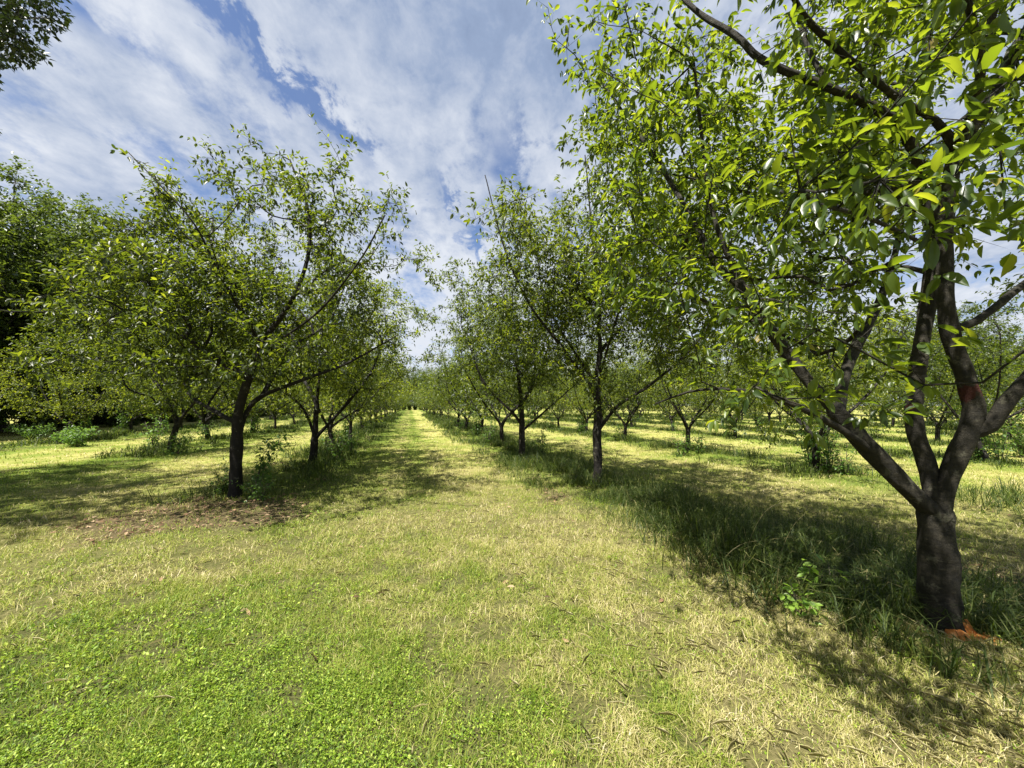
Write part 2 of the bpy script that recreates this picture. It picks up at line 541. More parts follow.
def build_ground_mat():
    mt, nt, N, L, out = newmat('ground')
    g = N('ShaderNodeAttribute'); g.attribute_name = 'green'
    b = N('ShaderNodeAttribute'); b.attribute_name = 'bare'
    tc = N('ShaderNodeTexCoord')

    def noise(sc, det, rough=.65):
        n = N('ShaderNodeTexNoise')
        n.inputs['Scale'].default_value = sc; n.inputs['Detail'].default_value = det
        n.inputs['Roughness'].default_value = rough
        L(tc.outputs['Object'], n.inputs['Vector'])
        return n.outputs[0]
    n1, n2, n3 = noise(30, 6, .8), noise(2.2, 6), noise(.25, 4)
    k = N('ShaderNodeMath'); k.operation = 'MULTIPLY_ADD'
    L(n1, k.inputs[0]); k.inputs[1].default_value = .8
    k2 = N('ShaderNodeMath'); k2.operation = 'MULTIPLY_ADD'
    L(n2, k2.inputs[0]); k2.inputs[1].default_value = .5; k2.inputs[2].default_value = -.65
    L(k2.outputs[0], k.inputs[2])
    ad = N('ShaderNodeMath'); ad.operation = 'SUBTRACT'
    L(k.outputs[0], ad.inputs[0])
    gm = N('ShaderNodeMath'); gm.operation = 'MULTIPLY_ADD'
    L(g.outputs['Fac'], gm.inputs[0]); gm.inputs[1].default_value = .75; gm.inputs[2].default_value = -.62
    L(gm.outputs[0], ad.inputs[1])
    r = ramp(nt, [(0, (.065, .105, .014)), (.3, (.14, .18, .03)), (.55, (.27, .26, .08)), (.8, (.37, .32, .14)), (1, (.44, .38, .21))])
    L(ad.outputs[0], r.inputs[0])
    soil = ramp(nt, [(.3, (.06, .04, .026)), (.6, (.15, .095, .06)), (.8, (.26, .19, .12))])
    L(n1, soil.inputs[0])
    mx = N('ShaderNodeMix'); mx.data_type = 'RGBA'
    L(b.outputs['Fac'], mx.inputs['Factor']); L(r.outputs[0], mx.inputs[6]); L(soil.outputs[0], mx.inputs[7])
    # under the near turf the thatch and soil are darker than the blades
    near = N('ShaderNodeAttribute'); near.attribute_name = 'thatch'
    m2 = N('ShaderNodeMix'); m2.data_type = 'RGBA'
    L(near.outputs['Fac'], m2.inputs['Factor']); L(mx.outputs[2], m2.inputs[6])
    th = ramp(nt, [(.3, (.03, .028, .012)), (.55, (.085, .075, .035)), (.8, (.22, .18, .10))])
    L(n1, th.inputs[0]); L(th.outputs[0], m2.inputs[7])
    bs = N('ShaderNodeBsdfPrincipled')
    L(m2.outputs[2], bs.inputs['Base Color'])
    bs.inputs['Roughness'].default_value = .95
    bs.inputs['Specular IOR Level'].default_value = .1
    bp = N('ShaderNodeBump'); bp.inputs['Strength'].default_value = .7; bp.inputs['Distance'].default_value = .04
    L(n1, bp.inputs['Height']); L(bp.outputs[0], bs.inputs['Normal'])
    L(bs.outputs[0], out.inputs[0])
    return mt


# ---------------------------------------------------------------- ground
def build_ground():
    n = 420
    u = np.linspace(-1, 1, n)
    c = np.sinh(u * 6.2) / math.sinh(6.2) * 900
    X, Y = np.meshgrid(c, c, indexing='ij')
    Z = height(X, Y)
    v = np.stack([X, Y, Z], -1).reshape(-1, 3)
    i = np.arange(n - 1)
    I, J = np.meshgrid(i, i, indexing='ij')
    a = (I * n + J).ravel()
    q = np.stack([a, a + n, a + n + 1, a + 1], -1)
    x, y = X.ravel(), Y.ravel()
    rr = np.hypot(x, y)
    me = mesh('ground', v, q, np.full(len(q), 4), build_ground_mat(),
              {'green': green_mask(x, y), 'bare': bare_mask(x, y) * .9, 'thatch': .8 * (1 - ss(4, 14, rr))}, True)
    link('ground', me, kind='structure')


build_ground()


def blades(geo, x, y, h, w, lean, val, curl=0.45, z0=None):
    """curved grass blades, 5 points each"""
    n = len(x)
    z = height(x, y) if z0 is None else z0
    a = RNG.uniform(0, 2 * math.pi, n)
    dx, dy = np.cos(a), np.sin(a)
    b = a + math.pi / 2 + RNG.normal(0, .5, n)
    sx, sy = np.cos(b), np.sin(b)
    base = np.stack([x, y, z - .005], -1)
    side = np.stack([sx * w / 2, sy * w / 2, np.zeros(n)], -1)
    dirv = np.stack([dx, dy, np.zeros(n)], -1)
    ln = (lean * h)[:, None]
    upv = np.array([[0, 0, 1.]])
    mid = base + dirv * ln * curl + upv * (h * .6)[:, None]
    tip = base + dirv * ln * 1.05 + upv * (h * np.clip(1.05 - lean * .45, .05, 1.2))[:, None]
    v = np.stack([base - side, base + side, mid + side * .8, mid - side * .8, tip], 1).reshape(-1, 3)
    lp = (np.array([0, 1, 2, 3, 3, 2, 4])[None] + (np.arange(n) * 5)[:, None]).ravel()
    geo.add(v, lp, np.tile([4, 3], n), np.repeat(val, 5))


def fan(n, r0, r1, a0=-68, a1=70):
    """points of even area density in the view's fan, padded a little for a step aside"""
    r = np.sqrt(RNG.uniform(r0 * r0, r1 * r1, n))
    a = R(90) - (YAW + np.radians(RNG.uniform(a0, a1, n)))
    return r * np.cos(a), r * np.sin(a), r


def build_turf():
    g = Geo()
    # bands: r0, r1, blades
    for r0, r1, n, w, h in ((1.0, 2.6, 105000, .0032, .050), (2.6, 4.5, 150000, .0036, .048), (4.5, 8, 150000, .0050, .05),
                            (8, 16, 130000, .010, .055), (16, 40, 110000, .024, .065)):
        x, y, r = fan(n, r0, r1)
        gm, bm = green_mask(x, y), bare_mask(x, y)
        keep = RNG.random(n) > bm * .75
        keep &= RNG.random(n) > .9 * ss(.47, .32, fbm(x * 7, y * 7, 77, 3))
        x, y, gm = x[keep], y[keep], gm[keep]
        m_ = len(x)
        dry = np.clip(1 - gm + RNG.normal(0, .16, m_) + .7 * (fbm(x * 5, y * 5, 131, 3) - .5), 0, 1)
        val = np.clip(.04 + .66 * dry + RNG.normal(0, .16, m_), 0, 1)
        hh = h * RNG.uniform(.35, 1.5, m_) * (.45 + 1.1 * fbm(x * 4, y * 4, 61, 3))
        blades(g, x, y, hh, w * RNG.uniform(.6, 1.3, m_), RNG.uniform(.1, 1.7, m_), val)
    me = g.build('mown_grass', M['turf'])
    link('mown_grass', me, kind='stuff', category='grass', label='short mown grass, yellow green and dry, covering the orchard floor and lanes')


def build_clover():
    g = Geo()
    for r0, r1, n, s in ((1.0, 3.0, 170000, .0095), (3.0, 6.5, 130000, .015)):
        x, y, r = fan(n, r0, r1)
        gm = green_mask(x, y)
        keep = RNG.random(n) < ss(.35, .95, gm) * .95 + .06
        keep &= bare_mask(x, y) < .4
        keep &= RNG.random(n) > .8 * ss(.46, .32, fbm(x * 9, y * 9, 77, 2))
        x, y = x[keep], y[keep]
        m_ = len(x)
        z = height(x, y) + RNG.uniform(.008, .055, m_)
        a = RNG.uniform(0, 6.283, m_)
        D = np.stack([np.cos(a), np.sin(a), RNG.uniform(-.4, 1.1, m_)], -1)
        Nn = np.stack([RNG.normal(0, .35, m_), RNG.normal(0, .35, m_), np.ones(m_)], -1)
        L_ = s * RNG.uniform(.7, 2.0, m_)
        leaves(g, np.stack([x, y, z], -1), D, Nn, L_, L_ * RNG.uniform(.22, .65, m_), LEAF_LO, RNG.beta(1.3, 1.5, m_))
    me = g.build('clover', M['clover'])
    link('clover_patch', me, kind='stuff', category='ground cover', label='bright green clover and broad leaved weeds among the near lawn')


def build_tall_grass():
    g = Geo()
    # strips of unmown grass along the tree rows; the near right one is thick and long
    for row in ALL_ROWS:
        ymax = 62 if abs(row) < 12 else 55
        dens = 230 if row in (3.25,) else (110 if row == -2.55 else 70)
        dens_pts = int(dens * ymax)
        t = RNG.random(dens_pts) ** 1.25
        y = .9 + t * ymax
        x = row + RNG.normal(0, .52, dens_pts)
        if row == 3.25:
            x = np.where(y < 6.5, 3.55 + (x - row) * .6, x)
        cl = fbm(x * 1.3 + row, y * .9, 91, 3)
        lo = .40 if row == 3.25 else .46
        keep = cl > lo
        if row == -2.55:
            keep &= y > 6.7
        if row < -5:
            keep &= y > 13.5
        x, y, cl = x[keep], y[keep], cl[keep]
        for k in range(5):
            xx = x + RNG.normal(0, .06, len(x)); yy = y + RNG.normal(0, .06, len(x))
            h = RNG.uniform(.12, .34, len(x)) * (.5 + 1.2 * (cl - lo) / .3)
            r = np.hypot(xx, yy)
            w = np.maximum(.006, .0011 * r) * RNG.uniform(.7, 1.3, len(x))
            blades(g, xx, yy, h, w, RNG.uniform(.1, 1.5, len(x)), np.clip(RNG.beta(2, 3, len(x)) + (RNG.random(len(x)) > .96) * .4, 0, 1))
    # dense long grass around and left of the nearest trunk
    n = 42000
    x = RNG.normal(3.75, .62, n)
    y = RNG.uniform(1.25, 6.3, n)
    x = x + np.where(y > 4, (y - 4) * -.05, 0)
    d = fbm(x * 1.6, y * 1.6, 101, 3)
    edge = ss(1.2, 1.9, y) * ss(6.6, 5.0, y) * np.exp(-((x - 3.8) / 1.15) ** 4)
    foot = np.hypot(x - 3.30, y - 1.62) < .33
    keep = (d + .35 * edge > .60) & (RNG.random(n) < edge) & ~foot
    x, y, d = x[keep], y[keep], d[keep]
    m_ = len(x)
    h = RNG.uniform(.12, .46, m_) * (.7 + .8 * (d - .4)) * (1 - .45 * ss(3.2, 4.6, y))
    blades(g, x, y, h, RNG.uniform(.0045, .010, m_), RNG.uniform(.2, 1.8, m_),
           np.clip(RNG.beta(1.8, 3.2, m_) + (RNG.random(m_) > .93) * .45, 0, 1), .4)
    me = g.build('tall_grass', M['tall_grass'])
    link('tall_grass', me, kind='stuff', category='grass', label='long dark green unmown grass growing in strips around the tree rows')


def build_straw():
    g = Geo()
    n = 16000
    x, y, r = fan(n, 1.0, 4.2, 0, 66)
    k = .5 * np.exp(-(((x - 3.0) / 1.2) ** 2 + ((y - .5) / .6) ** 2)) + .05
    keep = RNG.random(n) < k
    x, y = x[keep], y[keep]
    x2, y2, r2 = fan(9000, 1.0, 7)
    k2 = (1 - green_mask(x2, y2)) * .25
    kk = RNG.random(9000) < k2
    x, y = np.concatenate([x, x2[kk]]), np.concatenate([y, y2[kk]])
    m_ = len(x)
    a = RNG.normal(2.3, .9, m_)
    D = np.stack([np.cos(a), np.sin(a), RNG.uniform(-.05, .35, m_)], -1)
    L_ = RNG.uniform(.03, .12, m_)
    P = np.stack([x, y, height(x, y) + RNG.uniform(.01, .06, m_)], -1)
    leaves(g, P, D, np.stack([RNG.normal(0, .5, m_), RNG.normal(0, .5, m_), np.ones(m_)], -1), L_, RNG.uniform(.0025, .0045, m_), LEAF_LO, RNG.random(m_))
    link('straw_litter', g.build('straw_litter', M['straw']), kind='stuff', category='straw', label='pale cut straw lying flat on the grass at lower right')


def build_litter():
    g = Geo()
    x, y, r = fan(60000, 1.2, 12)
    b = bare_mask(x, y)
    keep = RNG.random(len(x)) < b * .55 + .006
    x, y = x[keep], y[keep]
    m_ = len(x)
    a = RNG.uniform(0, 6.28, m_)
    D = np.stack([np.cos(a), np.sin(a), RNG.uniform(-.2, .5, m_)], -1)
    L_ = RNG.uniform(.02, .075, m_)
    P = np.stack([x, y, height(x, y) + RNG.uniform(.006, .03, m_)], -1)
    leaves(g, P, D, np.stack([RNG.normal(0, .6, m_), RNG.normal(0, .6, m_), np.ones(m_)], -1), L_, L_ * RNG.uniform(.25, .6, m_), LEAF_MID, RNG.random(m_))
    link('leaf_litter', g.build('leaf_litter', M['litter']), kind='stuff', category='leaf litter', label='brown dead leaves and crumbs on bare soil under the trees')


# ---------------------------------------------------------------- trees
class Skeleton:
    def __init__(s, root):
        s.p, s.par, s.len, s.limb, s.fix, s.lock = [np.array(root, float)], [-1], [0.0], [0], [0.0], [True]

    def add(s, p, par, limb=None, fix=0.0, lock=False):
        s.p.append(np.array(p, float)); s.par.append(par)
        s.len.append(s.len[par] + float(np.linalg.norm(s.p[-1] - s.p[par])))
        s.limb.append(s.limb[par] if limb is None else limb)
        s.fix.append(fix); s.lock.append(lock)
        return len(s.p) - 1

    def path(s, pts, par, step=.12, limb=None, r0=0, r1=0, lock=False):
        """a smooth limb from node par through pts; r0/r1 least radii along it"""
        c = catmull([s.p[par]] + list(pts), step)[1:]
        i = par
        out = []
        for k, q in enumerate(c):
            t = (k + 1) / len(c)
            i = s.add(q, i, limb, r0 + (r1 - r0) * t, lock)
            out.append(i)
        return out

    def nearest(s, p):
        return int(np.argmin(np.linalg.norm(np.array(s.p) - np.asarray(p), axis=1)))


def grow(sk, A, rng, bf=.25, step=.16, wig=.05, droop=0.0):
    """join every point of A to the skeleton with a curved shoot; returns the shoots"""
    cap = len(sk.p) + len(A) * 40
    P = np.zeros((cap, 3)); Ln = np.zeros(cap); lock = np.zeros(cap, bool)
    n = len(sk.p)
    P[:n] = sk.p; Ln[:n] = sk.len; lock[:n] = sk.lock
    free = ~lock[:n]
    d0 = np.array([np.min(np.linalg.norm(P[:n][free] - a, axis=1)) for a in A])
    shoots = []
    for ai in np.argsort(d0):
        a = A[ai]
        d = np.linalg.norm(P[:n] - a, axis=1) + bf * Ln[:n]
        d[lock[:n]] = 1e9
        i = int(np.argmin(d))
        b = P[i]
        L = np.linalg.norm(a - b)
        if L < .05:
            continue
        pi = sk.par[i]
        t0 = nrm(b - sk.p[pi]) if pi >= 0 else np.array([0, 0, 1.])
        k = max(1, int(L / step))
        c1 = b + t0 * L * .33
        c2 = a - nrm(a - b) * L * .3 + np.array([0, 0, -.10 * L]) + rng.normal(0, wig * L, 3)
        ids = []
        j = i
        for q in range(1, k + 1):
            t = q / k
            pt = (1 - t) ** 3 * b + 3 * (1 - t) ** 2 * t * c1 + 3 * (1 - t) * t * t * c2 + t ** 3 * a
            if q < k:
                pt = pt + rng.normal(0, .012, 3)
            j = sk.add(pt, j)
            P[n] = pt; Ln[n] = sk.len[j]; n += 1
            ids.append(j)
        shoots.append((i, ids))
    return shoots


def radii(sk, R0, r_tip):
    n = len(sk.p)
    cnt = np.zeros(n)
    ch = [[] for _ in range(n)]
    for i in range(1, n):
        ch[sk.par[i]].append(i)
    for i in range(n - 1, -1, -1):
        cnt[i] = max(1, cnt[i])
        if sk.par[i] >= 0:
            cnt[sk.par[i]] += cnt[i] if ch[i] else 1
    p = math.log(max(cnt[0], 2)) / math.log(R0 / r_tip)
    r = r_tip * cnt ** (1 / p)
    r = np.maximum(r, np.array(sk.fix))
    return r, ch


def skin(sk, r, ch, geos, sides=(10, 6, 4), lump=0.0, flare=1.5, seed=0, origin=None):
    """sweep every chain; geos maps limb id to a Geo"""
    o = np.zeros(3) if origin is None else np.asarray(origin)
    done = [(0, None)]
    while done:
        i, par = done.pop()
        dome = False
        chain = [] if par is None else [par]
        j = i
        while True:
            chain.append(j)
            c = ch[j]
            if not c:
                break
            c = sorted(c, key=lambda q: -r[q])
            # stay on one limb when it can
            same = [q for q in c if sk.limb[q] == sk.limb[j]]
            nxt = same[0] if same else c[0]
            if par is None and j == i and False:
                pass
            for q in c:
                if q != nxt:
                    done.append((q, j))
            if not same:
                done.append((nxt, j))
                dome = True
                break
            j = nxt
        rr = [r[q] for q in chain]
        if par is not None:
            rr[0] = min(r[par], rr[1] * 1.45) if len(rr) > 1 else rr[0]
            for q_, f_ in ((1, 1.12), (2, 1.06)):
                if len(rr) > q_ + 1:
                    rr[q_] = min(rr[q_] * f_, max(r[par] * .92, rr[q_]))
        else:
            for k, q in enumerate(chain):
                hgt = sk.p[q][2] - sk.p[0][2]
                rr[k] *= 1 + (flare - 1) * math.exp(-hgt / .16)
        pts_ = [sk.p[q] - o for q in chain]
        if dome and len(pts_) > 1:
            t_ = nrm(pts_[-1] - pts_[-2])
            e_, er = pts_[-1], rr[-1]
            for q_, f_ in ((.35, .93), (.62, .78), (.85, .5), (.97, .2)):
                pts_.append(e_ + t_ * er * q_)
                rr.append(er * f_)
        R_ = max(rr)
        s = sides[0] if R_ > .05 else (sides[1] if R_ > .014 else sides[2])
        tube(geos[sk.limb[chain[-1]]], pts_, rr, s, lump if R_ > .03 else 0, seed)


def foliage(sk, shoots, r, rng, geo, twig_geos, n_side=3, side_len=(.14, .34), gap=.035, size=(.07, .10), asp=.45,
            tmpl=LEAF_LO, clear=None, rmax=.012, origin=None, droop=.35, spur=.085):
    o = np.zeros(3) if origin is None else np.asarray(origin)
    SA, SB, SL = [], [], []
    for par, ids in shoots:
        prev = par
        for q in ids:
            if r[q] < rmax:
                SA.append(sk.p[prev]); SB.append(sk.p[q]); SL.append(0)
            prev = q
        base = [par] + ids
        for _ in range(n_side):
            k = rng.integers(max(0, len(base) - 4), len(base)) if len(base) > 4 else rng.integers(0, len(base))
            b = sk.p[base[k]]
            t = nrm(sk.p[ids[-1]] - sk.p[par])
            d = nrm(t * rng.uniform(.1, 1.0) + rng.normal(0, .62, 3) + np.array([0, 0, rng.uniform(-.15, .35)]))
            SA.append(b); SB.append(b + d * rng.uniform(*side_len)); SL.append(1)
    SA, SB, SL = np.array(SA), np.array(SB), np.array(SL)
    side = SL == 1
    lens = np.linalg.norm(SB - SA, axis=1)
    cnt = np.maximum(1, (lens / gap + rng.random(len(lens))).astype(int))
    cnt[~side] = np.maximum(0, (lens[~side] / (gap * 1.5) + rng.random((~side).sum()))).astype(int)
    idx = np.repeat(np.arange(len(SA)), cnt)
    t = rng.random(len(idx)) ** .8
    kk_ = np.maximum(1, np.round(lens[idx] / spur))
    t = (np.floor(t * kk_) + 1) / kk_ + rng.normal(0, .02, len(idx))
    P = SA[idx] + (SB - SA)[idx] * t[:, None]
    T = nrm((SB - SA)[idx])
    rnd = rng.normal(0, 1, (len(idx), 3))
    S = nrm(np.cross(T, rnd))
    D = nrm(S + T * rng.uniform(.2, 1.1, (len(idx), 1)) + np.array([[0, 0, -droop]]) * rng.uniform(.1, 1.6, (len(idx), 1)))
    Nn = np.stack([rng.normal(0, .45, len(idx)), rng.normal(0, .45, len(idx)), np.ones(len(idx))], -1)
    Ls = rng.uniform(size[0], size[1], len(idx)) * (.8 + .35 * rng.random(len(idx)))
    P = P + D * .012
    keep = np.ones(len(idx), bool)
    if clear is not None:
        keep = clear(P)
        ks = clear(SB) & side
    else:
        ks = side
    # colour differs from spray to spray and leaf to leaf
    spray = rng.normal(0, .13, len(SA))[idx]
    val = np.clip(.42 + spray + rng.normal(0, .15, len(idx)) + (rng.random(len(idx)) > .988) * .5, 0, 1)
    leaves(geo, P[keep] - o, D[keep], Nn[keep], Ls[keep], Ls[keep] * asp * rng.uniform(.68, 1.25, keep.sum()), tmpl, val[keep])
    if twig_geos is not None and ks.any():
        cones(twig_geos, SA[ks] - o, SB[ks] - o, np.full(ks.sum(), .0022 if tmpl is not LEAF_LO else .003))
    return keep.sum()


def inpoly(x, y, poly):
    poly = np.array(poly, float)
    ins = np.zeros(len(x), bool)
    j = len(poly) - 1
    for i in range(len(poly)):
        xi, yi = poly[i]; xj, yj = poly[j]
        c = ((yi > y) != (yj > y)) & (x < (xj - xi) * (y - yi) / (yj - yi + 1e-12) + xi)
        ins ^= c
        j = i
    return ins


def crown_points(n, c, rad, rng, poly=None, zmin=1.2, shell=.55, extra=None, clump=1.5, cthr=.49):
    """points in a lumpy ellipsoid crown, kept inside the photographed outline where the camera sees it"""
    out = []
    c = np.array(c, float); rad = np.array(rad, float)
    tot = 0
    ph = rng.uniform(0, 6, 6)
    while tot < n:
        m_ = 4000
        d = nrm(rng.normal(0, 1, (m_, 3)))
        rr = rng.random(m_) ** shell * .98
        lump = 1 + .16 * np.sin(d[:, 0] * 3.1 + ph[0]) * np.sin(d[:, 2] * 4.3 + ph[1]) + .12 * np.sin(d[:, 1] * 5.3 + ph[2] + d[:, 0] * 2)
        p = c + d * rad * (rr * lump)[:, None]
        q_ = (p - c) * clump + ph[0] * 7
        cn = .5 * vnoise(q_[:, 0] + q_[:, 2] * .6, q_[:, 1] - q_[:, 2] * .5, 201) + .5 * vnoise(q_[:, 2] * 1.3 + 40, (q_[:, 0] - q_[:, 1]) * .8, 203)
        k = (p[:, 2] > zmin) & (cn + rng.normal(0, .05, m_) > cthr)
        if poly is not None:
            x, y, z = proj(p)
            k &= inpoly(x, y, poly) | (z < .3) | (x < -30) | (x > 1054) | (y < -30)
        if extra is not None:
            k &= extra(p)
        p = p[k]
        out.append(p); tot += len(p)
    return np.concatenate(out)[:n]


def finish_tree(name, sk, shoots, rng, R0, leafmat, bark, limb_names, loc, sides, lump, flare, fol, label, category, group=None,
                r_tip=.0028, leaf_name='crown'):
    r, ch = radii(sk, R0, r_tip)
    nl = max(sk.limb) + 1
    geos = {k: Geo() for k in range(nl)}
    skin(sk, r, ch, geos, sides, lump, flare, seed=int(rng.integers(50)), origin=loc)
    lg = Geo()
    tg = Geo()
    foliage(sk, shoots, r, rng, lg, tg, origin=loc, **fol)
    root = link(name, None, None, loc, label=label, category=category, group=group)
    for k in range(nl):
        if geos[k].v:
            link(limb_names[k] if k < len(limb_names) else 'limb', geos[k].build(limb_names[min(k, len(limb_names) - 1)], bark, True), root)
    crown = link(leaf_name, lg.build(leaf_name, leafmat), root)
    if tg.v:
        link('twigs', tg.build('twigs', bark), crown)
    return root


ROWGRP = 'cherry trees standing in orchard rows'


def limbpath(base_d, pts):
    return [W(px, py, base_d + dd) for px, py, dd in pts]


# ---- nearest tree at right
def near_right_tree():
    rng = np.random.default_rng(101)
    b, D = G(942, 636)
    sk = Skeleton(b)
    tr = sk.path([b + [0, 0, .12], W(938, 560, D), W(936, 515, D)], 0, .02, 0, .07, .07, True)
    top = tr[-1]
    # limb 1 leans left and rises behind the crown of the next tree
    l1 = sk.path(limbpath(D, [(912, 492, 0), (872, 452, .02), (836, 412, .05), (800, 370, .15), (745, 290, .3), (712, 210, .45), (700, 120, .55), (690, 20, .5)]), top, .04, 1, .042, .004)
    f = sk.nearest(W(872, 452, D + .02))
    sk.path(limbpath(D, [(845, 432, -.05), (800, 408, -.1), (760, 393, -.1), (720, 389, 0), (688, 392, .1), (655, 404, .2)]), f, .09, 1, .028, .006)
    f = sk.nearest(W(836, 412, D + .05))
    sk.path(limbpath(D, [(850, 360, .3), (880, 300, .6), (900, 230, .9), (905, 150, 1.1)]), f, .09, 1, .02, .008)
    f = sk.nearest(W(745, 290, D + .3))
    sk.path(limbpath(D, [(715, 262, .5), (690, 215, .8), (650, 150, 1.2), (600, 80, 1.5)]), f, .1, 1, .016, .006)
    # limb 2 upright, middle left
    l2 = sk.path(limbpath(D, [(928, 468, .05), (914, 425, .1), (917, 380, .12), (925, 320, .15), (934, 250, .15), (925, 180, .1), (893, 120, 0), (830, 88, -.1), (765, 62, -.1), (735, 35, -.05), (690, 5, .1), (640, -60, .3)]), top, .04, 2, .050, .012)
    f = sk.nearest(W(830, 88, D - .1))
    sk.path(limbpath(D, [(805, 40, 0), (795, -20, .1), (800, -100, .2)]), f, .1, 2, .018, .007)
    # limb 3 upright, middle right
    l3 = sk.path(limbpath(D, [(952, 470, -.02), (972, 420, -.05), (968, 385, -.05), (950, 330, -.03), (944, 270, 0), (948, 200, 0), (958, 150, -.05), (985, 110, -.1), (1010, 60, -.1), (1050, -20, 0), (1060, -120, .1)]), top, .04, 3, .056, .020)
    f = sk.nearest(W(950, 330, D - .03))
    sk.path(limbpath(D, [(975, 322, .0), (1000, 303, .05), (1040, 272, .15), (1110, 220, .3), (1180, 160, .4)]), f, .1, 3, .028, .01)
    f = sk.nearest(W(958, 150, D - .05))
    sk.path(limbpath(D, [(935, 120, -.1), (900, 100, -.2), (850, 60, -.45), (800, 10, -.6), (770, -60, -.7)]), f, .1, 3, .026, .01)
    sk.path(limbpath(D, [(975, 105, -.3), (980, 60, -.6), (960, -30, -.9), (930, -150, -1.1)]), f, .1, 3, .025, .01)
    # limb 4 to the right
    f = sk.nearest(W(972, 430, D - .05))
    l4 = sk.path(limbpath(D, [(990, 425, -.08), (1008, 400, -.12), (1040, 365, -.15), (1090, 310, -.1), (1160, 230, 0), (1220, 120, .1)]), f, .04, 4, .043, .014)
    # low branches inside the crown, coming towards the camera and away
    f = sk.nearest(W(934, 250, D + .15))
    sk.path(limbpath(D, [(900, 232, -.3), (860, 215, -.6), (820, 205, -.9)]), f, .1, 2, .014, .005)
    f = sk.nearest(W(925, 180, D + .1))
    sk.path(limbpath(D, [(880, 190, .3), (820, 200, .6), (760, 195, .8), (700, 180, 1.0), (650, 170, 1.1)]), f, .1, 2, .018, .006)
    poly = [(536, -60), (540, 0), (556, 30), (590, 40), (582, 62), (586, 85), (606, 100), (598, 135), (600, 150), (580, 190), (575, 250),
            (590, 300), (660, 345), (716, 392), (770, 425), (838, 408), (880, 372), (905, 400), (915, 385), (905, 345), (935, 300), (968, 285), (1000, 300), (1060, 320), (1060, -60)]

    def ex(p):
        d = np.linalg.norm(p - CAMP, axis=1)
        x, y, z = proj(p)
        near = (d > 1.3) & ~((z > 0) & (z < 2.1) & (x < 820) & (y > 60)) & ~((z > 0) & (z < 1.5) & (x < 860) & (y > 0))
        lowr = ~((y > 235) & (x > 875) & (x < 1060) & (z > 0) & (rng.random(len(p)) < .8))
        lowm = ~((y > 330) & (z > 0) & (rng.random(len(p)) < .6))
        return near & lowr & lowm
    A = crown_points(1500, b + [0, .5, 3.7], (2.95, 3.3, 2.35), rng, poly, 1.55, .5, ex, 1.5, .36)
    # leafy tips that hang in front of the trunk, as photographed
    tips = [W(832, 415, 1.9), (W(812, 398, 1.8)), W(905, 375, 1.55), W(925, 385, 1.5), W(818, 330, 1.6), W(866, 275, 1.35), W(846, 262, 1.5), W(905, 205, 1.2),
            W(930, 225, 1.25), W(880, 180, 1.25), W(955, 175, 1.15), W(1000, 150, 1.3), W(850, 150, 1.4), W(800, 190, 1.5), W(960, 120, 1.4), W(1005, 210, 1.3),
            W(770, 240, 1.6), W(790, 130, 1.5), W(890, 110, 1.3), W(930, 60, 1.5), W(1010, 80, 1.4), W(860, 225, 1.3), W(965, 215, 1.2), W(548, 8, 3.8), W(556, 40, 3.9), W(570, 20, 3.7), W(592, 88, 4.0), W(600, 112, 4.0), W(575, 55, 3.8), W(590, 130, 4.1)]
    A = np.concatenate([A, tips])
    sh = grow(sk, A, rng, .22, .13, .06)

    def clr(P):
        d = np.linalg.norm(P - CAMP, axis=1)
        x, y, z = proj(P)
        return (d > .95) & ~((z > 0) & (x > 0) & (x < 560) & (y > 0) & ~inpoly(x, y, [(530, 0), (536, 20), (560, 60), (575, 90), (570, 0)])) \
            & ~((y > 445) & (z > 0)) & ~((x > 935) & (x < 992) & (y > 350) & (y < 440) & (z > 0) & (z < D))
    red = [(tuple(W(968, 392, D - .05) - b), .06, (.045, .011, .007)), (tuple(W(958, 480, D) - b), .03, (.06, .014, .010)),
           (tuple(W(912, 408, D + .1) - b), .025, (.06, .014, .01))]
    bark = bark_mat('near_bark', (.004, .0035, .0025), (.060, .052, .034), red, 1.3)
    root = finish_tree('cherry_tree', sk, sh, rng, .092, M['near_leaf'], bark, ['trunk', 'limb', 'limb', 'limb', 'limb'], b, (34, 8, 4), .16, 1.3,
                       dict(n_side=4, side_len=(.10, .30), gap=.028, size=(.042, .088), asp=.39, tmpl=LEAF_HI, clear=clr, rmax=.010, droop=.45),
                       'large cherry tree at right with low forked trunk and orange splintered wood at its foot', 'tree', ROWGRP)
    # torn orange wood at the foot of the trunk
    mt, nt, N, L, out = newmat('torn_wood')
    tc = N('ShaderNodeTexCoord')
    mp = N('ShaderNodeMapping'); mp.inputs['Scale'].default_value = (30, 30, 6)
    L(tc.outputs['Object'], mp.inputs['Vector'])
    n = N('ShaderNodeTexNoise'); n.inputs['Scale'].default_value = 1; n.inputs['Detail'].default_value = 5
    L(mp.outputs[0], n.inputs['Vector'])
    r_ = ramp(nt, [(.3, (.26, .07, .012)), (.5, (.55, .19, .035)), (.70, (.72, .40, .16))])
    L(n.outputs[0], r_.inputs[0])
    bs = N('ShaderNodeBsdfPrincipled'); L(r_.outputs[0], bs.inputs['Base Color']); bs.inputs['Roughness'].default_value = .7
    L(bs.outputs[0], out.inputs[0])
    g = Geo()
    toc = nrm((CAMP - b) * [1, 1, 0])
    sd = np.cross([0, 0, 1.], toc)     # to the right seen from the camera is -sd
    rt = RGT
